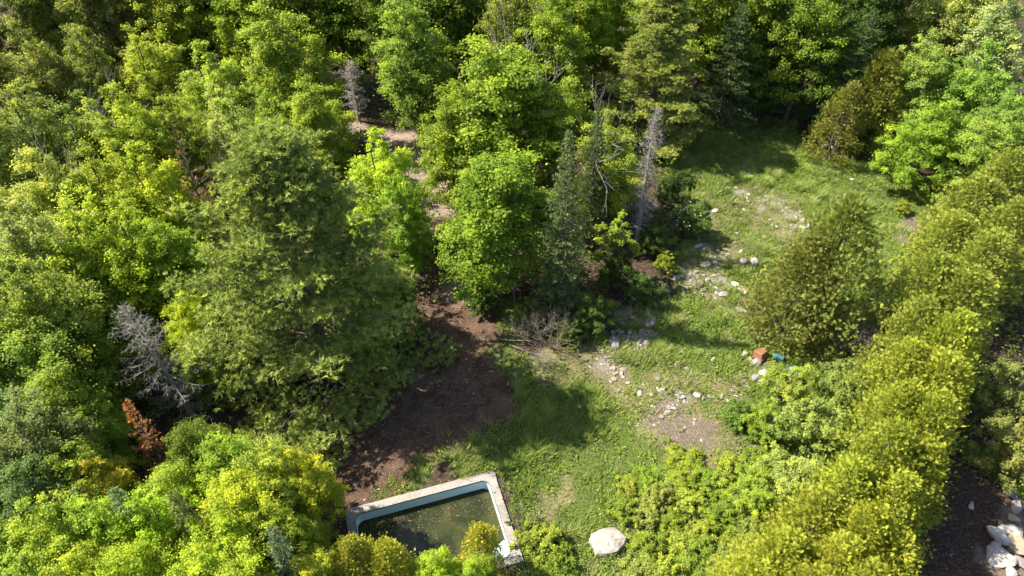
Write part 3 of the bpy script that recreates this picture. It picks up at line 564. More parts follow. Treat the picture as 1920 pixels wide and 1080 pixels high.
# --- broadleaf trees of the wood: kind, top pixel, height, crown radius, colour, label
ROWS = [
 ('A0', 55, -75, 9.5, 3.0, OLIVE, 'olive broadleaf tree in the top left corner'),
 ('A1', 190, -70, 9.5, 2.8, (.085, .085, .028), 'dull brownish-olive tree second from the top left corner'),
 ('A2', 315, -80, 10, 3.0, LIME, 'lime tree at the top edge, third from the left corner'),
 ('M0', 420, -100, 11, 3.0, GREEN, 'green maple at top edge behind the broad light maple'),
 ('M1', 505, 5, 10, 3.2, (.115, .165, .022), 'broad light green maple with clumped crown, upper left'),
 ('M2', 620, -110, 11, 3.0, DEEP, 'deep green maple at top edge above the shaded dead spruce'),
 ('M2', 765, 5, 9.5, 2.8, (.085, .135, .025), 'medium green maple overhanging the leaf-strewn path from behind'),
 ('M0', 860, -90, 11, 3.2, DEEP, 'deep green maple at top edge behind the path maple'),
 ('A0', 955, -60, 11, 2.4, OLIVE, 'thin olive tree at top centre among bare grey branches'),
 ('M1', 1035, -15, 10, 2.8, GREEN, 'bright green maple at top edge right of the bare grey branches'),
 ('M2', 1130, -60, 9, 2.5, GREEN, 'bright green maple at top edge beside the yellowish pine'),
 ('M0', 935, 65, 10.5, 4.0, (.095, .150, .018), 'big domed bright green maple in the middle of the wood'),
 ('M1', 1055, 140, 8.5, 2.3, (.105, .155, .022), 'yellow-green maple with dead branch tips beside the big domed maple'),
 ('M2', 850, 178, 7.8, 2.6, GREEN, 'rounded bright green maple leaning over the pale leaf patch'),
 ('M0', 930, 285, 8.8, 3.2, (.088, .148, .017), 'vivid green low maple at the end of the red soil path'),
 ('A1', 700, 258, 7.5, 2.3, (.150, .205, .018), 'bright lime young tree beside the huge pine below the leaf patch'),
 ('A2', 742, 335, 6.5, 1.4, (.105, .165, .022), 'lime young tree with dark trunk right of the bright lime tree'),
 ('A0', 725, 490, 4.6, 1.4, DEEP, 'shaded green young tree under the right flank of the huge pine'),
 ('M1', 1150, 215, 7.5, 2.0, (.120, .165, .025), 'yellow-green tree between dark fir and slim grey dead spruce'),
 ('M0', 1330, -110, 12, 3.0, GREEN, 'green maple at top edge above the hemlocks'),
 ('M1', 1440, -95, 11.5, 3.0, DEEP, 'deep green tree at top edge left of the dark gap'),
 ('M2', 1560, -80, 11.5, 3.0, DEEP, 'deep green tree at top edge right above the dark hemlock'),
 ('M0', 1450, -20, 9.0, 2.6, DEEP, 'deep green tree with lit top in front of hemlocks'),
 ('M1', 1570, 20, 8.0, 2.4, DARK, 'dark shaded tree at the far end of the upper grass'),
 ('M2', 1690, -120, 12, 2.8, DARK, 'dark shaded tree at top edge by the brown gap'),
 ('A1', 1800, -60, 10, 3.0, GREYG, 'grey-green willow at top edge, upper right'),
 ('A2', 1905, -20, 9.5, 3.0, (.15, .19, .085), 'silvery grey-green willow in the top right corner'),
 ('A0', 1760, 60, 8.0, 2.3, (.11, .155, .035), 'light green tree below the grey-green willow'),
 ('A1', 1850, 90, 7.5, 2.6, (.10, .16, .030), 'light green rounded tree below the silvery willow'),
 ('A2', 1770, 190, 6.0, 2.3, (.11, .165, .022), 'yellow-green spreading tree at the back corner of the meadow'),
 ('A0', 1870, 210, 6.0, 2.5, (.105, .150, .028), 'green bushy tree just behind the cedar hedge end'),
 ('A1', 1950, 150, 7.0, 2.5, (.09, .15, .03), 'green tree cut by the right edge above the hedge'),
 ('A0', 15, -150, 12, 3.2, OLIVE, 'far olive tree showing only its top in the top left corner'),
 ('A1', 140, -140, 12, 3.2, OLIVE, 'far olive tree at top edge behind the brownish-olive tree'),
 ('A2', 270, -145, 12, 3.2, LIME, 'far lime tree at top edge behind the third lime tree'),
 ('M2', 380, -150, 12, 3.2, GREEN, 'far green maple at top edge left of the broad light maple'),
 ('M0', 540, -140, 12, 3.4, GREEN, 'far green maple at top edge behind the broad light maple'),
 ('M1', 710, -130, 12, 3.4, DEEP, 'far deep green maple at top edge above the path maple'),
 ('M2', 800, -120, 12, 3.2, DEEP, 'far deep green maple at top edge right of the path maple'),
 ('M1', 930, -140, 12, 3.2, GREEN, 'far green maple at top edge behind the bare grey tree'),
 ('M0', 1090, -120, 12, 3.2, GREEN, 'far green maple at top edge between two bright maples'),
 ('M1', 1240, -110, 11, 3.2, GREEN, 'far green maple at top edge behind the yellowish pine'),
 ('M2', 1390, -140, 12, 3.2, GREEN, 'far green maple at top edge behind the hemlocks'),
 ('M0', 1510, -150, 12, 3.2, GREEN, 'far green maple at top edge between the two deep green trees'),
 ('M1', 1630, -150, 12, 3.2, DEEP, 'far deep green tree at top edge left of the brown gap'),
 ('A0', 1760, -150, 12, 3.2, GREYG, 'far grey-green tree at top edge behind the grey-green willow'),
 ('A1', 1880, -130, 12, 3.2, GREYG, 'far grey-green tree at top edge behind the silvery willow'),
 # left mass
 ('A0', -110, -60, 9.5, 3.0, OLIVE, 'olive tree cut by the left edge near the top corner'),
 ('A1', -90, 60, 9, 2.8, OLIVE, 'olive tree cut by the left edge in the second row'),
 ('A2', -90, 190, 9, 2.8, GREYG, 'grey-green tree cut by the left edge in the upper third'),
 ('A0', -80, 320, 8.5, 2.6, PALE, 'pale tree cut by the left edge above mid height'),
 ('A1', -80, 450, 8, 2.6, (.13, .17, .04), 'pale lime tree cut by the left edge at mid height'),
 ('A2', -75, 580, 7, 2.4, (.10, .14, .03), 'green tree cut by the left edge below mid height'),
 ('A0', -70, 720, 6, 2.2, (.09, .13, .04), 'dull green tree cut by the left edge in the lower third'),
 ('A1', -65, 860, 5.5, 2.0, (.08, .12, .03), 'dark green tree cut by the left edge near the bottom'),
 ('A2', -60, 1000, 5, 1.8, (.11, .15, .02), 'green tree cut by the left edge at the bottom corner'),
 ('A1', 30, 55, 9.0, 2.6, OLIVE, 'olive tree on the left edge, second row from top'),
 ('A2', 135, 60, 8.5, 2.3, (.095, .12, .03), 'olive tree next to the brush of grey dead twigs'),
 ('A0', 255, 45, 9.0, 2.6, LIME, 'lime tree just right of the grey dead twigs'),
 ('A1', 370, 90, 8.5, 2.5, (.125, .165, .026), 'lime tree left of the broad light maple'),
 ('A2', 20, 165, 9.0, 2.4, GREYG, 'pale grey-green tree on left edge with bare twigs'),
 ('A0', 120, 185, 8.5, 2.4, (.13, .165, .035), 'pale lime tree in front of the grey dead twigs'),
 ('A1', 220, 170, 8.5, 2.4, LIME, 'lime tree in fourth row left of the browning conifer'),
 ('A2', 315, 190, 7.5, 2.0, (.14, .175, .03), 'pale lime tree directly behind the browning conifer'),
 ('A0', 420, 165, 8.0, 2.2, (.165, .195, .055), 'pale thin tree with showing stems behind the huge pine'),
 ('A1', 485, 175, 7.8, 1.6, (.13, .175, .035), 'fresh green slim birch behind the huge pine tip'),
 ('M1', 575, 150, 7.5, 2.2, (.105, .155, .022), 'light green maple at the shaded bend of the path'),
 ('A2', 60, 285, 8.5, 2.4, PALE, 'pale green tree on the left with open crown, above mid height'),
 ('A0', 160, 265, 8.5, 2.3, (.145, .180, .022), 'yellow-lime tree two crowns left of the browning conifer'),
 ('A1', 250, 290, 8.0, 2.2, (.15, .185, .020), 'yellow-lime tree touching the browning conifer'),
 ('A2', 20, 395, 8.5, 2.4, (.145, .175, .06), 'greyish pale tree at left edge, mid height'),
 ('A0', 115, 375, 8.5, 2.4, (.145, .185, .022), 'yellow-lime tree near left edge, mid height'),
 ('A1', 215, 390, 8.0, 2.3, (.13, .180, .018), 'lime tree below the browning conifer and left of the pine'),
 ('M2', 310, 425, 7.0, 1.9, (.10, .155, .018), 'green small maple tucked against the left flank of the huge pine'),
 ('A2', 40, 500, 8.0, 2.3, (.125, .165, .03), 'lime tree on left edge above the dark maples'),
 ('A0', 140, 490, 6.3, 2.3, (.12, .170, .02), 'lime tree up-left of the leaning grey dead spruce'),
 ('A1', 235, 450, 6.0, 2.0, (.125, .175, .018), 'lime tree right behind the leaning dead spruce tip'),
 ('A2', 335, 555, 5.5, 1.5, (.17, .215, .018), 'bright yellow-lime sapling between dead spruce and huge pine'),
 ('M0', 30, 610, 6.5, 2.2, (.075, .120, .02), 'darker green maple on the left edge below mid height'),
 ('M1', 120, 600, 5.0, 2.2, (.090, .140, .018), 'green maple left of the leaning grey dead spruce'),
 ('M2', 70, 705, 5.6, 2.0, (.085, .130, .02), 'green maple two crowns left of the rust-red conifer'),
 ('A0', 5, 760, 6.5, 2.0, (.10, .125, .045), 'dull grey-green shrub tree on the left edge'),
 ('A1', 130, 775, 4.6, 1.5, (.11, .160, .02), 'light green tree just left of the rust-red conifer'),
 ('M1', 350, 800, 4.6, 1.4, DEEP, 'deep green maple below the leaning dead spruce trunk'),
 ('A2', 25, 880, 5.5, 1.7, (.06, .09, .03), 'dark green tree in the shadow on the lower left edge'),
 ('A0', 100, 840, 5.0, 1.7, (.115, .160, .022), 'light green tree lower left, up-left of the yellow tree'),
 ('A1', 160, 870, 4.4, 1.3, YELLOW, 'yellow-tinged tree lower left, left of the rust-red conifer foot'),
 ('M2', 300, 885, 4.4, 1.5, (.10, .155, .018), 'green maple right below the rust-red conifer'),
 ('A2', 410, 830, 5.0, 1.5, (.115, .165, .022), 'light green tree under the lower left of the huge pine'),
 ('A0', 470, 840, 5.5, 1.6, (.14, .180, .03), 'pale lime tree at the foot of the huge pine'),
 ('A1', 545, 855, 5.0, 1.3, (.175, .195, .02), 'golden-yellow leafy tree beside the shaded soil, left of pool'),
 ('M0', 430, 900, 5.5, 1.6, (.15, .195, .018), 'yellow-green maple below the pale lime tree'),
 ('A0', 60, 960, 5.5, 1.7, (.12, .165, .02), 'lime tree in the bottom left corner, second from the edge'),
 ('A2', 150, 950, 5.3, 1.6, (.12, .170, .02), 'lime tree left of the small dark young spruce'),
 ('A1', 265, 930, 5.3, 1.5, (.13, .185, .018), 'yellow-lime tree between the first two young spruces'),
 ('M1', 395, 975, 5.2, 1.6, (.135, .185, .018), 'yellow-green maple right of the olive young spruce'),
 ('A0', 480, 955, 5.0, 1.4, (.14, .18, .02), 'lime tree left of the blue-green young spruce'),
 ('A2', 540, 975, 4.2, 1.1, (.13, .165, .02), 'yellow-green tree at the left corner of the pool'),
 ('A1', 20, 1050, 5.0, 1.6, (.11, .15, .02), 'green tree filling the bottom left corner'),
 ('A2', 120, 1045, 5.0, 1.6, (.15, .19, .018), 'yellow-lime tree on bottom edge below the small dark spruce'),
 ('M2', 230, 1030, 5.0, 1.5, (.13, .19, .018), 'bright green maple on the bottom edge, far left third'),
 ('A0', 330, 1050, 4.8, 1.5, (.15, .195, .018), 'yellow-lime tree on bottom edge below the olive spruce'),
 ('M0', 440, 1045, 4.8, 1.5, (.13, .185, .018), 'green-yellow maple on bottom edge left of the blue-green spruce'),
]
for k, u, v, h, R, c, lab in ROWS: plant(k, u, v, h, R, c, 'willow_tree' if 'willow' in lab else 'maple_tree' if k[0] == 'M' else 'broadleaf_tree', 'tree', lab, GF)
# trees in front of the pool
for k, u, v, h, R, c, lab in [
 ('C0', 900, 995, 3.0, .85, (.19, .19, .022), 'round golden-green cedar top overlapping the pool water'),
 ('C1', 720, 1030, 3.2, 1.0, (.18, .185, .020), 'golden-green cedar at the left half of the pool front'),
 ('C2', 655, 1022, 3.4, 1.0, (.165, .18, .022), 'golden-green cedar at the left front corner of the pool'),
 ('A1', 810, 1048, 3.2, 1.0, (.14, .20, .018), 'bright lime tree between the cedars at the pool front'),
 ('A0', 565, 1045, 4.0, 1.2, (.15, .18, .02), 'lime tree on bottom edge right of the blue-green spruce'),
 ('A2', 890, 1055, 2.8, .9, (.13, .19, .02), 'bright green tree on bottom edge under the round cedar'),
]: plant(k, u, v, h, R, c, 'cedar_tree' if k[0] == 'C' else 'broadleaf_tree', 'tree', lab, 'trees in front of the pool')
# --- the cedars on the right
plant('C3', 1605, 385, 7.6, 3.0, CEDARG, 'cedar_tree', 'cedar tree', 'large olive-green cedar standing alone in the meadow above the barrels', rz=.5)
plant('C1', 1535, 450, 6.0, 2.0, (.112, .128, .028), 'cedar_tree', 'cedar tree', 'lower olive cedar on the left side of the large lone cedar')
plant('C3', 1665, 105, 6.5, 2.5, (.12, .13, .022), 'cedar_tree', 'cedar tree', 'olive cedar thicket at the upper edge of the meadow')
plant('C2', 1600, 165, 5.2, 1.6, (.105, .115, .022), 'cedar_tree', 'cedar tree', 'smaller olive cedar with stones at its foot, upper meadow edge')
HEDGE = [(1905, 290, 5.5, 1.7), (1850, 345, 5.5, 1.8), (1925, 390, 5.8, 1.8), (1795, 415, 5.5, 1.7), (1870, 450, 5.8, 1.8), (1760, 490, 5.6, 1.6), (1830, 520, 5.8, 1.8), (1735, 575, 5.6, 1.6), (1805, 600, 5.8, 1.7),
         (1715, 655, 5.5, 1.6), (1780, 680, 5.6, 1.6), (1700, 740, 5.4, 1.5), (1765, 755, 5.4, 1.4), (1680, 815, 5.2, 1.5), (1740, 840, 5.2, 1.3), (1610, 880, 4.6, 1.5), (1695, 905, 5.0, 1.4),
         (1545, 945, 4.4, 1.5), (1645, 965, 4.8, 1.4), (1480, 1015, 4.2, 1.5), (1590, 1030, 4.5, 1.5), (1685, 1010, 4.6, 1.2), (1530, 1085, 4.2, 1.4), (1640, 1080, 4.4, 1.3), (1425, 1075, 3.8, 1.3)]
ORD = 'first second third fourth fifth sixth seventh eighth ninth tenth eleventh twelfth thirteenth fourteenth fifteenth sixteenth seventeenth eighteenth nineteenth twentieth twenty-first twenty-second twenty-third twenty-fourth twenty-fifth'.split()
for i, (u, v, h, R) in enumerate(HEDGE):
    R *= rt.uniform(.88, 1.14); h *= rt.uniform(.93, 1.08)
    plant('C%d' % (i % 3), u, v, h, R, [(.130, .158, .026), CEDAR, (.158, .180, .020)][min(2, i // 8)], 'cedar_tree', 'cedar tree', '%s golden cedar of the hedge, counted from its far top end downward' % ORD[i], 'golden cedars of the hedge')
# --- shrubs
SH = [('S0', 1500, 690, 2.6, 1.3, (.14, .185, .035), 'fresh lime shrub just below the teal barrel'),
      ('S1', 1600, 685, 3.0, 1.3, (.135, .18, .05), 'pale willow shrub between the lone cedar foot and hedge'),
      ('S0', 1665, 700, 3.0, 1.1, (.13, .175, .045), 'pale willow shrub touching the hedge, beside another willow shrub'),
      ('S1', 1540, 765, 3.0, 1.6, (.145, .195, .05), 'large pale green willow shrub left of the hedge'),
      ('S0', 1450, 770, 2.0, 1.1, (.14, .20, .03), 'lime shrub at the meadow border below the stone heap'),
      ('S1', 1620, 800, 2.8, 1.3, (.13, .18, .035), 'willow shrub pressed against the lower hedge'),
      ('S0', 1500, 870, 2.4, 1.4, (.15, .20, .05), 'pale grey-green shrub below the large willow shrub'),
      ('S1', 1420, 900, 1.7, 1.2, (.15, .21, .03), 'lime shrub left of the pale grey-green shrub'),
      ('S0', 1920, 690, 3.6, 1.5, GREYG, 'grey-green shrub cut by the right edge beyond hedge shade'),
      ('S1', 1935, 800, 3.0, 1.4, GREYG, 'grey-green shrub above the white rocks at right edge'),
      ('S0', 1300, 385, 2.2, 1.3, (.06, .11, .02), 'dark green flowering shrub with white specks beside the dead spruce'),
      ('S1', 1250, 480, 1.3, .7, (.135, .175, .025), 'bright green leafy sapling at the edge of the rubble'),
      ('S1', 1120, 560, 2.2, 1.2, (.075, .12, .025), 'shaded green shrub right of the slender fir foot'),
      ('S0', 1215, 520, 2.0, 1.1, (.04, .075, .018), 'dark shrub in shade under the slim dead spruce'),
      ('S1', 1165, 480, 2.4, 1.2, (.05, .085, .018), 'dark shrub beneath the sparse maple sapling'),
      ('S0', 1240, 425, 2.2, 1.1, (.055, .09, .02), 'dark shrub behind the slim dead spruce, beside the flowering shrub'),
      ('S0', 990, 560, 1.8, 1.0, (.11, .15, .03), 'pale green shrub left of the slender fir foot'),
      ('S1', 1075, 600, 1.5, .9, (.085, .12, .03), 'low green shrub at the foot of the slender fir'),
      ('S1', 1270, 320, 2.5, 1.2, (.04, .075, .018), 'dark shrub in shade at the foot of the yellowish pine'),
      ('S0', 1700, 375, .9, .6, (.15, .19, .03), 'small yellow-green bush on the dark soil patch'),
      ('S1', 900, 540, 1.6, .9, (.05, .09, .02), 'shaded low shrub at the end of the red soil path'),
      ('B0', 1390, 760, 1.0, .9, (.07, .125, .025), 'dark green low bush below the heap of stones')]
flower = None
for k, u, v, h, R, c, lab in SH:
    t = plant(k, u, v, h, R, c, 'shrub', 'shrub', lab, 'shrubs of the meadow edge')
    if 'white specks' in lab: flower = t
plant('Y0', 1160, 400, 4.6, 1.3, (.112, .150, .022), 'maple_sapling', 'sapling', 'sparse yellow-green maple sapling between the fir and the slim dead spruce')
r = np.random.default_rng(9); vv = sph(r, 120); vv[:, 2] = np.abs(vv[:, 2]); ctr = vv * np.array([1.25, 1.25, 1.3]) * r.uniform(.9, 1.06, 120)[:, None] + np.array([0, 0, 1.2])
m, nt, out = newmat('white_petal'); surf(nt, out, (.78, .78, .72), .6); 
child('blossoms', mesh_np('blossoms', leaf_quads(ctr, nrm(np.cross(vv, sph(r, 120))), nrm(vv + UP), .05, .05), 4, m), flower)
# brambles: the low thicket in front
br = random.Random(21); BP = []
for j in range(420):
    u, v = br.uniform(1010, 1560), br.uniform(830, 1085)
    if v < 850 + max(0, (1250 - u)) * .62 or u > 1640 - (v - 800) * .5: continue
    if abs(u - 1140) < 75 and -75 < (v - 1020) < 60: continue
    if any((u - a) ** 2 + ((v - b) * 1.3) ** 2 < 37 ** 2 for a, b in BP): continue
    BP.append((u, v))
BP.sort(key=lambda q: (int(q[1] / 62), q[0])); ROWN = sorted({int(q[1] / 62) for q in BP}); SEQ = {}
for i, (u, v) in enumerate(BP):
    rw = ROWN.index(int(v / 62)); SEQ[rw] = SEQ.get(rw, 0) + 1
    plant('B%d' % (i % 2), u, v, br.uniform(.45, .9), br.uniform(.7, 1.0), [(.135, .185, .022), (.15, .19, .03), (.115, .17, .022), (.13, .165, .04)][i % 4], 'bramble_bush', 'bush',
          'low lime bramble bush, %s from the left in the %s row of the thicket' % (ORD[SEQ[rw] - 1], 'first second third fourth fifth sixth'.split()[rw]), 'brambles of the low thicket')
# bare branches
BT = [bare_tree(1, 6, .6), bare_tree(2, 6, .7), bare_tree(3, 2.4, .6, M_TWIG, 4, .03, 4), bare_tree(4, 2.4, .9, M_DEAD, 4, .025, 5)]
for i, u, v, h, s, lab in [(0, 955, -20, 11.5, 1.5, 'bare grey dead tree standing at top centre'), (1, 1080, 95, 10.2, 1.25, 'bare pale dead branches beside the big domed maple'), (1, 20, 190, 9.2, 1.2, 'bare grey twiggy tree at upper left edge'),
                           (0, 150, 130, 8.6, 1.2, 'brush of grey dead twigs among upper left trees'), (0, 410, 190, 8.4, 1.0, 'thin bare stems rising behind the huge pine'), (1, 5, 430, 8.6, 1.1, 'bare grey branches at left edge, mid height'), (0, 965, 335, 7.6, .6, 'pale crooked bare branch in the vivid low maple')]:
    x, y = at(u, v, h); zt = max(vv.co.z for vv in BT[i].vertices)
    t = empty('dead_tree', (x, y, float(ground_z(x, y))), rt.random() * 6, (s, s, h / zt)); tag(t, lab, 'dead tree', 'bare trees in the wood'); child('branches', BT[i], t)
for i, u, v, s, lab in [(2, 1040, 655, 1.15, 'tangle of bare pale stems at the slender fir foot'), (3, 1630, 640, 1.5, 'tangle of bare grey stems under the large lone cedar'), (3, 1580, 670, 1.2, 'bare brown twigs beside the pale willow shrub under the cedar'), (2, 985, 640, .8, 'dry twigs near the fallen branch by the path'), (3, 1015, 690, .6, 'low dry twigs beside the fallen branch')]:
    x, y = at(u, v); t = empty('bare_shrub', (x, y, float(ground_z(x, y))), rt.random() * 6, (s, s, s)); tag(t, lab, 'bare shrub', 'bare shrubs'); child('stems', BT[i], t)

# ---------------------------------------------------------------- stones
import bmesh
def rock_mesh(seed, mat, sub=2, cuts=9, flat=.6):
    rng = np.random.default_rng(seed); bm = bmesh.new(); bmesh.ops.create_icosphere(bm, subdivisions=sub, radius=1)
    pl = sph(rng, cuts); off = rng.uniform(.55, .9, cuts)
    for v_ in bm.verts:
        p = np.array(v_.co)
        for q, o in zip(pl, off):
            d_ = p @ q
            if d_ > o: p = p - q * (d_ - o)
        p += rng.normal(size=3) * .025; v_.co = p * np.array([1, .8, flat])
    me = bpy.data.meshes.new('stone'); bm.to_mesh(me); bm.free(); me.materials.append(mat); return me
RK = [rock_mesh(100 + i, [M_LIME, M_GREYSTONE, M_LIME, M_GREYSTONE, M_TAN][i % 5], 2 if i < 6 else 1, 8, .5 + .12 * (i % 3)) for i in range(10)]
def stone(u, v, size, label, k=None, mat=None, name='stone', sc3=(1, 1, 1), sink=.15, group=None, rz=None, me=None):
    x, y = at(u, v); o = bpy.data.objects.new(name, me or RK[rt.randrange(10) if k is None else k]); COL.objects.link(o)
    o.location = (x, y, float(ground_z(x, y)) + size * sc3[2] * (.42 - sink)); o.scale = (size * sc3[0], size * sc3[1], size * sc3[2]); o.rotation_euler = (rt.uniform(-.2, .2), rt.uniform(-.2, .2), rt.random() * 6.28 if rz is None else rz)
    tag(o, label, 'stone', group); return o
def boulder_mesh():
    rng = np.random.default_rng(77); out_ = [(-.72, .02), (-.62, .34), (-.12, .60), (.28, .62), (.52, .38), (.74, .16), (.60, -.14), (.30, -.42), (.10, -.52), (-.22, -.56), (-.52, -.52), (-.60, -.22)]
    V, F = [], []; n = len(out_)
    for z, k in ((-.25, 1.0), (.18, 1.03), (.34, .95), (.41, .72), (.44, .38)):
        for (a, b) in out_: V.append((a * k + rng.normal() * .015, b * k + rng.normal() * .015, z + rng.normal() * .02 + .05 * a))
    V.append((.02, .03, .45))
    for l in range(4):
        for i in range(n): j = (i + 1) % n; F.append((l * n + i, l * n + j, l * n + n + j, l * n + n + i))
    for i in range(n): F.append((4 * n + i, 4 * n + (i + 1) % n, 5 * n))
    me = mesh_idx('boulder', V, F, M_WHITE_ROCK); bm = bmesh.new(); bm.from_mesh(me); bmesh.ops.subdivide_edges(bm, edges=bm.edges[:], cuts=2, use_grid_fill=True, smooth=.12, fractal=.22, seed=3)
    bm.to_mesh(me); bm.free(); return me
bx, by = at(1140, 1020); o = bpy.data.objects.new('boulder', boulder_mesh()); COL.objects.link(o); o.location = (bx, by, float(ground_z(bx, by)) + .05); o.scale = (.95, .9, .72); o.rotation_euler = (.05, 0, 0)
tag(o, 'large flat white boulder lying in the grass right of pool', 'boulder')
for u, v, s, lab, k, sc3 in [
 (1418, 680, .32, 'brownish stone at the top of the heap below orange tub', 1, (1, 1, .8)), (1432, 700, .36, 'pale stone at the right of the heap below orange tub', 0, (1, .9, .9)), (1417, 708, .36, 'grey pink stone at the left of the heap below orange tub', 3, (.7, 1.2, .8)),
 (1430, 716, .26, 'small stone at the bottom of the heap below orange tub', 2, (1, 1, .7)), (1396, 664, .26, 'pale flat stone left of the orange tub', 0, (1.2, .7, .6)), (1408, 674, .2, 'small yellowish stone at the corner of the orange tub', 4, (1, 1, .8)),
 (1385, 537, .5, 'long white limestone slab in the middle of the rubble', 0, (1.3, .6, .35)), (1362, 548, .42, 'white limestone slab at the left end of the long slab', 2, (1.2, .6, .35)), (1397, 545, .25, 'brown stone lying on the white slab edge', 4, (1, .8, .9)),
 (1220, 608, .42, 'rounded grey boulder in shade at the top of grass strip', 3, (1, 1, 1)), (1152, 648, .42, 'pinkish grey stone in shade right of the slender fir', 1, (1, .9, .8)), (1175, 645, .26, 'small grey stone beside the pinkish grey stone', 3, (1, 1, .7)),
 (1548, 272, .55, 'rounded brown boulder below the upper olive cedar', 1, (1, .9, .9)), (1565, 278, .35, 'small brown boulder right of the rounded brown boulder', 3, (1, .8, .7)), (1405, 335, .32, 'grey stone at the shade edge of the upper grass', 3, (1, .8, .7)), (1596, 336, .22, 'small pale stone alone in the upper grass', 0, (1, .8, .7)),
 (1338, 399, .3, 'white flat stone beside the flowering shrub', 0, (1.1, .8, .5)), (1395, 491, .4, 'pale upright stone at the right of the middle rubble', 0, (.8, .8, 1.0)), (1415, 490, .34, 'pale stone next to the upright stone in the rubble', 2, (1, .8, .7)), (1323, 497, .34, 'white stone at the middle of the shaded rubble', 0, (1, .9, .8)),
 (1310, 463, .3, 'flat white stone at the top of the shaded rubble', 2, (1.2, .6, .5)), (1520, 437, .5, 'pale slab in the gravel beside the lone cedar', 0, (1.3, .6, .35)), (1508, 430, .35, 'pale slab at the left of the gravel beside the lone cedar', 2, (1, .7, .4)),
 (1252, 775, .17, 'small white stone on the bare soil, upper of two', 0, (1, .8, .9)), (1263, 770, .17, 'small white stone on the bare soil beside its twin', 2, (1, .8, .9)), (1240, 783, .15, 'small bluish grey stone on the bare soil edge', 3, (.8, 1, .9)),
 (1195, 978, .34, 'tan stone half buried up-right of the white boulder', 4, (1, .8, .6)), (1225, 1035, .36, 'tan slab in the brambles right of the white boulder', 4, (.7, 1.2, .5)), (1222, 1068, .34, 'tan stone at bottom edge right of the white boulder', 4, (1, 1, .6)),
 (1205, 540, .32, 'pale stone in the shade under the slim dead spruce', 0, (1.2, .8, .6)), (1395, 582, .4, 'flat grey stone below the white slab', 3, (1.3, .7, .4)), (1412, 572, .3, 'pale stone right below the white slab', 0, (1, .7, .6)),
 (1870, 1050, .62, 'long white rock in the lower right corner', 0, (.8, 1.2, .7)), (1868, 1008, .5, 'white rock above the long white rock', 2, (1, .8, .8)), (1892, 1000, .5, 'grey white rock beside the tan rock, lower right', 0, (1, .9, .8)), (1908, 1028, .55, 'tan rock in the lower right corner', 4, (1, .9, .7)),
 (1915, 1058, .4, 'grey rock at the right edge below the tan rock', 3, (1, .8, .7)), (1892, 1080, .35, 'white rock on the bottom edge, lower right', 0, (1, .8, .7)), (1895, 975, .3, 'orange tan stone above the white rocks', 4, (1, .8, .8)), (1905, 950, .4, 'grey slab below the grey-green edge shrub', 3, (1.2, .7, .5)), (1893, 925, .35, 'grey stone in shade below the grey-green edge shrub', 3, (1, .8, .6)),
 (1875, 985, .2, 'small grey stone left of the orange tan stone', 3, (1, .8, .7)), (1820, 950, .22, 'small pale stone lying in the hedge shade', 0, (1, .7, .6))]:
    stone(u, v, s, lab, k, sc3=sc3)
rs = random.Random(31); n_st = 0
for (u0, v0, a, b, n, where) in [(1310, 520, 60, 24, 24, 'middle rubble patch below the dead spruce'), (1200, 588, 35, 28, 20, 'shaded rubble right of the fir'), (1185, 632, 45, 16, 16, 'rubble at the edge of the grass strip'), (1150, 692, 24, 24, 18, 'pale rubble tongue running down the grass'),
                              (1510, 425, 34, 22, 16, 'gravel beside the large lone cedar'), (1395, 370, 60, 18, 14, 'stony band across the upper meadow'), (1340, 480, 55, 22, 18, 'rubble below the flowering shrub'), (1270, 740, 60, 14, 10, 'pale gravel above the bare soil'), (1880, 1030, 30, 50, 14, 'stones between the white rocks, lower right'), (1350, 735, 45, 16, 8, 'stones in the dry grass under the heap'), (1420, 440, 120, 70, 26, 'weeds of the upper clearing'), (1330, 540, 100, 40, 26, 'weeds around the long white slab'), (1270, 715, 130, 60, 18, 'grass of the middle clearing')]:
    for i in range(n):
        t = rs.random() * 6.28; q = rs.random() ** .6
        stone(u0 + a * q * math.cos(t), v0 + b * q * math.sin(t), rs.uniform(.08, .22), 'small loose stone in the ' + where, rs.randrange(10), sc3=(1, rs.uniform(.6, 1), rs.uniform(.45, .9)), group='small stones in the ' + where)

# ---------------------------------------------------------------- tub and barrels
m, nt, out = newmat('faded_orange_plastic'); n1 = noise(nt, 6, 4, .6); surf(nt, out, ramp(nt, n1, [(.3, (.15, .068, .036)), (.7, (.21, .108, .06))]), .5, .35); M_ORANGE = m
m, nt, out = newmat('teal_plastic'); n1 = noise(nt, 6, 4, .6); surf(nt, out, ramp(nt, n1, [(.3, (.022, .070, .066)), (.7, (.055, .135, .125))]), .35, .5); M_TEAL = m
def frustum(sections, r=.14, seg=4):
    V, F = [], []
    for (hx, hy, z) in sections:
        rr_ = min(r, hx * .5)
        for (sx, sy, s0) in ((1, 1, 0), (-1, 1, 90), (-1, -1, 180), (1, -1, 270)):
            for k in range(seg + 1):
                t = math.radians(s0 + 90 * k / seg); V.append((sx * (hx - rr_) + rr_ * math.cos(t), sy * (hy - rr_) + rr_ * math.sin(t), z))
    n = 4 * (seg + 1)
    for l in range(len(sections) - 1):
        for i in range(n): j = (i + 1) % n; F.append((l * n + i, l * n + j, (l + 1) * n + j, (l + 1) * n + i))
    F.append(tuple(range((len(sections) - 1) * n, len(sections) * n))); F.append(tuple(range(n))[::-1]); return V, F
x, y = at(1425, 668); tub = empty('plastic_tub', (x, y, float(ground_z(x, y)) + .04), math.radians(38)); tub.rotation_euler = (math.radians(-9), math.radians(6), math.radians(38)); tub.scale = (.8,) * 3
tag(tub, 'faded orange plastic tub turned upside down beside the large lone cedar', 'tub')
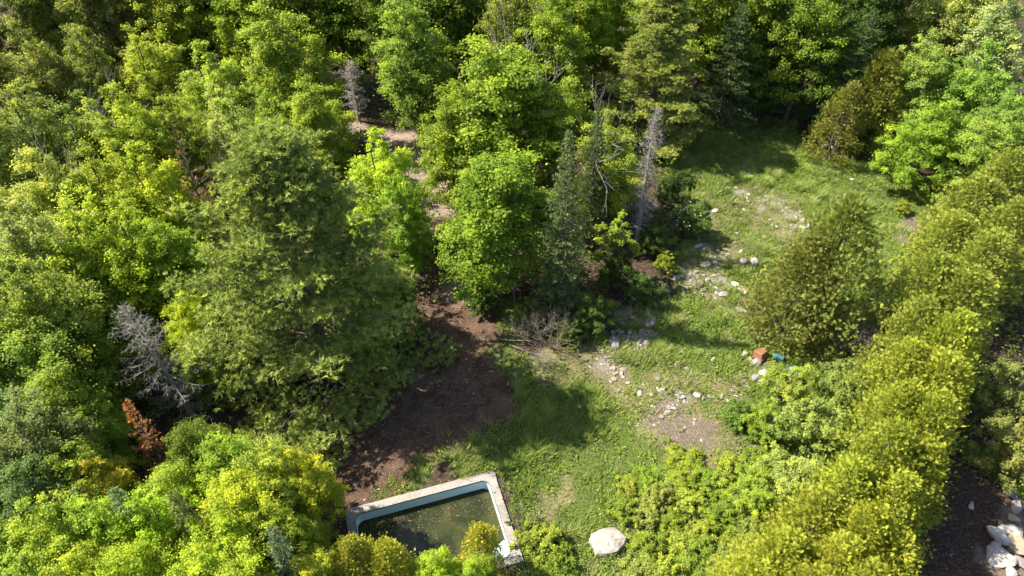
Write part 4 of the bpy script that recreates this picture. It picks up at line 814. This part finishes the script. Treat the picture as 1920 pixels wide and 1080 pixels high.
V, F = frustum([(.36, .33, .05), (.32, .29, .40), (.30, .27, .43), (.26, .23, .43), (.25, .22, .415)], .08); child('body', mesh_idx('tub_body', V, F, M_ORANGE), tub)
V, F = frustum([(.40, .37, .0), (.405, .375, .02), (.40, .37, .07), (.365, .335, .075)], .09); child('rim', mesh_idx('tub_rim', V, F, M_ORANGE), tub)
def barrel(u, v, rz, label, tilt):
    x, y = at(u, v, .3); b = empty('plastic_barrel', (x, y, float(ground_z(x, y)) + .15)); b.rotation_euler = (math.radians(90 - tilt), 0, rz); b.scale = (.62,) * 3; tag(b, label, 'barrel')
    prof = [(.0, -.42), (.22, -.42), (.25, -.40), (.27, -.36), (.28, -.15), (.305, -.14), (.305, -.10), (.28, -.09), (.28, .09), (.305, .10), (.305, .14), (.28, .15), (.27, .36), (.25, .40), (.22, .42), (.20, .40), (0, .40)]
    V, F = [], []; S = 20
    for (r_, z_) in prof:
        for k in range(S): V.append((r_ * math.cos(6.2832 * k / S), r_ * math.sin(6.2832 * k / S), z_))
    for l in range(len(prof) - 1):
        for k in range(S): j = (k + 1) % S; F.append((l * S + k, l * S + j, l * S + S + j, l * S + S + k))
    child('shell', mesh_idx('barrel_shell', V, F, M_TEAL), b)
    T = Tubes(); T.add([(.12, 0, .40), (.12, 0, .45)], [.04, .04], 10, True); child('bung', T.mesh('barrel_bung', M_GASKET), b)
barrel(1492, 690, math.radians(25), 'teal plastic barrel lying on its side below the lone cedar', 8)
barrel(1462, 664, math.radians(60), 'dark teal barrel half hidden under the lone cedar beside tub', 4)

# fallen branches
def fallen(pts, r, label, mat=M_TWIG):
    T = Tubes(); P3 = []; x0, y0 = at(*pts[0][:2])
    for (u, v, z) in pts:
        x, y = at(u, v, z); P3.append((x - x0, y - y0, z + float(ground_z(x, y))))
    T.add(P3, np.linspace(r, r * .45, len(P3)), 6, True); rr_ = random.Random(len(pts) + int(pts[0][0]))
    for k in range(5):
        a = np.array(P3[rr_.randrange(1, len(P3))]); T.add([a, a + np.array([rr_.uniform(-.4, .4), rr_.uniform(-.4, .4), rr_.uniform(.05, .3)])], [r * .4, r * .15], 4)
    o = bpy.data.objects.new('fallen_branch', T.mesh('fallen_branch', mat)); COL.objects.link(o); o.location = (x0, y0, 0); tag(o, label, 'branch')
fallen([(932, 634, .12), (955, 638, .3), (985, 640, .35), (1010, 648, .2)], .035, 'pale fallen branch propped beside the red soil path')
fallen([(955, 646, .1), (985, 660, .12), (1010, 672, .08)], .05, 'dark fallen log below the pale propped branch', M_BARK)
fallen([(1110, 655, .05), (1125, 625, .3), (1135, 605, .6)], .02, 'thin leaning stick in shade right of the fir')
fallen([(1250, 686, .06), (1268, 687, .05), (1280, 690, .04)], .02, 'thin pale stick lying in the tall grass')
fallen([(1262, 795, .03), (1268, 802, .03), (1272, 812, .03)], .025, 'short pale stick on the bare soil patch')
fallen([(1304, 538, .08), (1318, 530, .12), (1328, 528, .1)], .06, 'dark short log in the middle rubble', M_BARK)

# ---------------------------------------------------------------- grass, weeds, undergrowth, litter (uncountable)
def scatter(rng, n, ubox, fn):
    x = rng.uniform(ubox[0], ubox[1], n); y = rng.uniform(ubox[2], ubox[3], n); k = rng.random(n) < fn(x, y); x, y = x[k], y[k]
    k = ~in_pool(x, y, .02); return x[k], y[k]
def stuff(name, me, label):
    o = bpy.data.objects.new(name, me); COL.objects.link(o); o['kind'] = 'stuff'; o['label'] = label; return o
rng = np.random.default_rng(5)
TUFT = .6 * vnoise(1.1, 8) + .4 * vnoise(.45, 9); GBOX = (-9, 28, 5, 46)
x, y = scatter(rng, 1300000, GBOX, lambda x, y: samp(Z_GRASS, x, y) * (1 - .6 * samp(Z_STONE, x, y)) * (1 - .7 * samp(Z_SOIL, x, y)) * (1 - .25 * samp(Z_DRY, x, y)) * (.12 + 1.25 * np.clip(samp(TUFT, x, y) - .12, 0, 1)))
THATCH = np.clip((.6 * vnoise(.9, 41) + .4 * vnoise(.4, 42) - .56) * 5, 0, 1) * .55
n = len(x); tf = np.clip((samp(TUFT, x, y) - .5) * 1.45 + .5, 0, 1); dz = np.maximum(samp(Z_DRY, x, y), samp(THATCH, x, y))
h = (.07 + .62 * np.clip(tf - .3, 0, 1) ** 1.4 * (1 - .5 * dz)) * rng.uniform(.6, 1.4, n)
th = rng.random(n) * 6.283; lean = np.stack([np.cos(th), np.sin(th), np.zeros(n)], 1); base = np.stack([x, y, ground_z(x, y) - .01], 1); sd = np.stack([-np.sin(th), np.cos(th), np.zeros(n)], 1) * .019
tip = base + lean * (h * rng.uniform(.3, 1.1, n))[:, None] + UP * h[:, None]
tint = np.clip(.08 + .62 * tf + .35 * samp(vnoise(2.6, 43), x, y) + rng.normal(size=n) * .2, 0, 1); dd = np.clip((rng.random(n) < .05 + .42 * dz) * rng.uniform(.5, 1, n), 0, 1)
stuff('grass', mesh_np('grass', np.stack([base - sd, base + sd, tip], 1).reshape(-1, 3), 3, M_GRASS, tint, dd), 'patchy green and straw grass covering the clearing')
# broad-leaved weeds
def rosettes(rng, x, y, k, size, hgt):
    n = len(x); idx = np.repeat(np.arange(n), k); N_ = len(idx); th = rng.random(N_) * 6.283; s = np.repeat(rng.uniform(.5, 1.3, n), k)
    rad = rng.random(N_) ** .6 * size * 1.3 * s
    c = np.stack([x[idx] + np.cos(th) * rad, y[idx] + np.sin(th) * rad, ground_z(x, y)[idx] + hgt * s * rng.uniform(.2, 1, N_)], 1)
    d = nrm(np.stack([np.cos(th), np.sin(th), rng.uniform(-.2, .5, N_)], 1)); nn_ = nrm(UP + sph(rng, N_) * .55)
    L = size * .55 * s * rng.uniform(.6, 1.2, N_); return leaf_quads(c, d, nn_, L, L * .55), np.clip(.5 + rng.normal(size=N_) * .18 + np.repeat(rng.normal(size=n) * .12, k), 0, 1)
x, y = scatter(rng, 30000, GBOX, lambda x, y: samp(Z_GRASS, x, y) * (1 - .7 * samp(Z_STONE, x, y)) * (1 - .9 * samp(Z_SOIL, x, y)) * (.1 + 1.0 * np.clip(samp(vnoise(2.2, 15), x, y) - .35, 0, 1)))
q, t = rosettes(rng, x, y, 16, .19, .16); o = stuff('weeds', mesh_np('weeds', q, 4, M_LEAF, t), 'broad-leaved weeds growing through the grass'); o.color = (.15, .22, .035, 1)
# undergrowth of the wood
FOREST = 1 - np.clip(Z_GRASS + Z_PATH + Z_CHIP + Z_STONE, 0, 1)
HEDGE_SHADE = [at(*q_) for q_ in ((1700, 1100), (1780, 930), (1850, 780), (1960, 600), (2100, 800), (2000, 1150))]
x, y = scatter(rng, 52000, (-42, 42, 3, 70), lambda x, y: (samp(FOREST, x, y) > .8) * np.clip(samp(vnoise(2.5, 16), x, y) * 2 - .35, 0, 1) * (1 - inside(HEDGE_SHADE, x, y)) * .6)
q, t = rosettes(rng, x, y, 9, .38, 1.1); o = stuff('undergrowth', mesh_np('undergrowth', q, 4, M_LEAF, t), 'leafy undergrowth on the shaded forest floor'); o.color = (.09, .14, .022, 1)
# leaf litter
x, y = scatter(rng, 130000, (-26, 26, 5, 60), lambda x, y: np.clip(samp(Z_PATH, x, y) * (.15 + 1.6 * np.clip(samp(EDGE, x, y) - .45, 0, 1) * 2) + samp(Z_CHIP, x, y) + .16 * samp(FOREST, x, y), 0, 1))
n = len(x); th = rng.random(n) * 6.28; L = rng.uniform(.05, .13, n)
q = leaf_quads(np.stack([x, y, ground_z(x, y) + .02], 1), np.stack([np.cos(th), np.sin(th), 0 * th], 1), nrm(UP + sph(rng, n) * .35), L, L * .6)
stuff('leaf_litter', mesh_np('leaf_litter', q, 4, M_LITTER, np.clip(.2 + .45 * rng.random(n) + .6 * samp(Z_CHIP, x, y) * rng.random(n) + (rng.random(n) < .06) * .4, 0, 1)), 'brown fallen leaves on soil path and forest floor')
# twigs
x, y = scatter(rng, 26000, (-12, 12, 5, 42), lambda x, y: np.clip(samp(Z_PATH, x, y) * .5 + samp(Z_CHIP, x, y) * .6 + .06 * samp(Z_DRY, x, y), 0, 1)); n = len(x); th = rng.random(n) * 6.28
stuff('twig_debris', mesh_np('twig_debris', needle_tris(np.stack([x, y, ground_z(x, y) + .015], 1), nrm(np.stack([np.cos(th), np.sin(th), .12 * rng.random(n)], 1)), rng.uniform(.12, .55, n), .022, rng), 3, M_TWIG), 'thin dead twigs strewn over the soil path')
# gravel
x, y = scatter(rng, 60000, GBOX, lambda x, y: samp(Z_STONE, x, y) * .7 + .45 * samp(Z_DRY, x, y) * np.clip((samp(EDGE, x, y) - .58) * 5, 0, 1) + .1 * samp(Z_SOIL, x, y)); n = len(x)
oc = np.array([[1, 0, 0], [0, 1, 0], [-1, 0, 0], [0, -1, 0], [0, 0, 1]]); of = [(0, 1, 4), (1, 2, 4), (2, 3, 4), (3, 0, 4)]
s = .02 + .07 * rng.random(n) ** 2.5; th = rng.random(n) * 6.28; ca_, sa_ = np.cos(th), np.sin(th)
pv = oc[None] * (s[:, None, None]) * rng.uniform(.6, 1.3, (n, 5, 3)); pv = np.stack([pv[..., 0] * ca_[:, None] - pv[..., 1] * sa_[:, None], pv[..., 0] * sa_[:, None] + pv[..., 1] * ca_[:, None], pv[..., 2] * .7], -1) + np.stack([x, y, ground_z(x, y)], 1)[:, None, :]
stuff('gravel', mesh_np('gravel', pv[:, np.array(of).ravel()].reshape(-1, 3), 3, M_LIME), 'loose pale gravel in the stony patches')
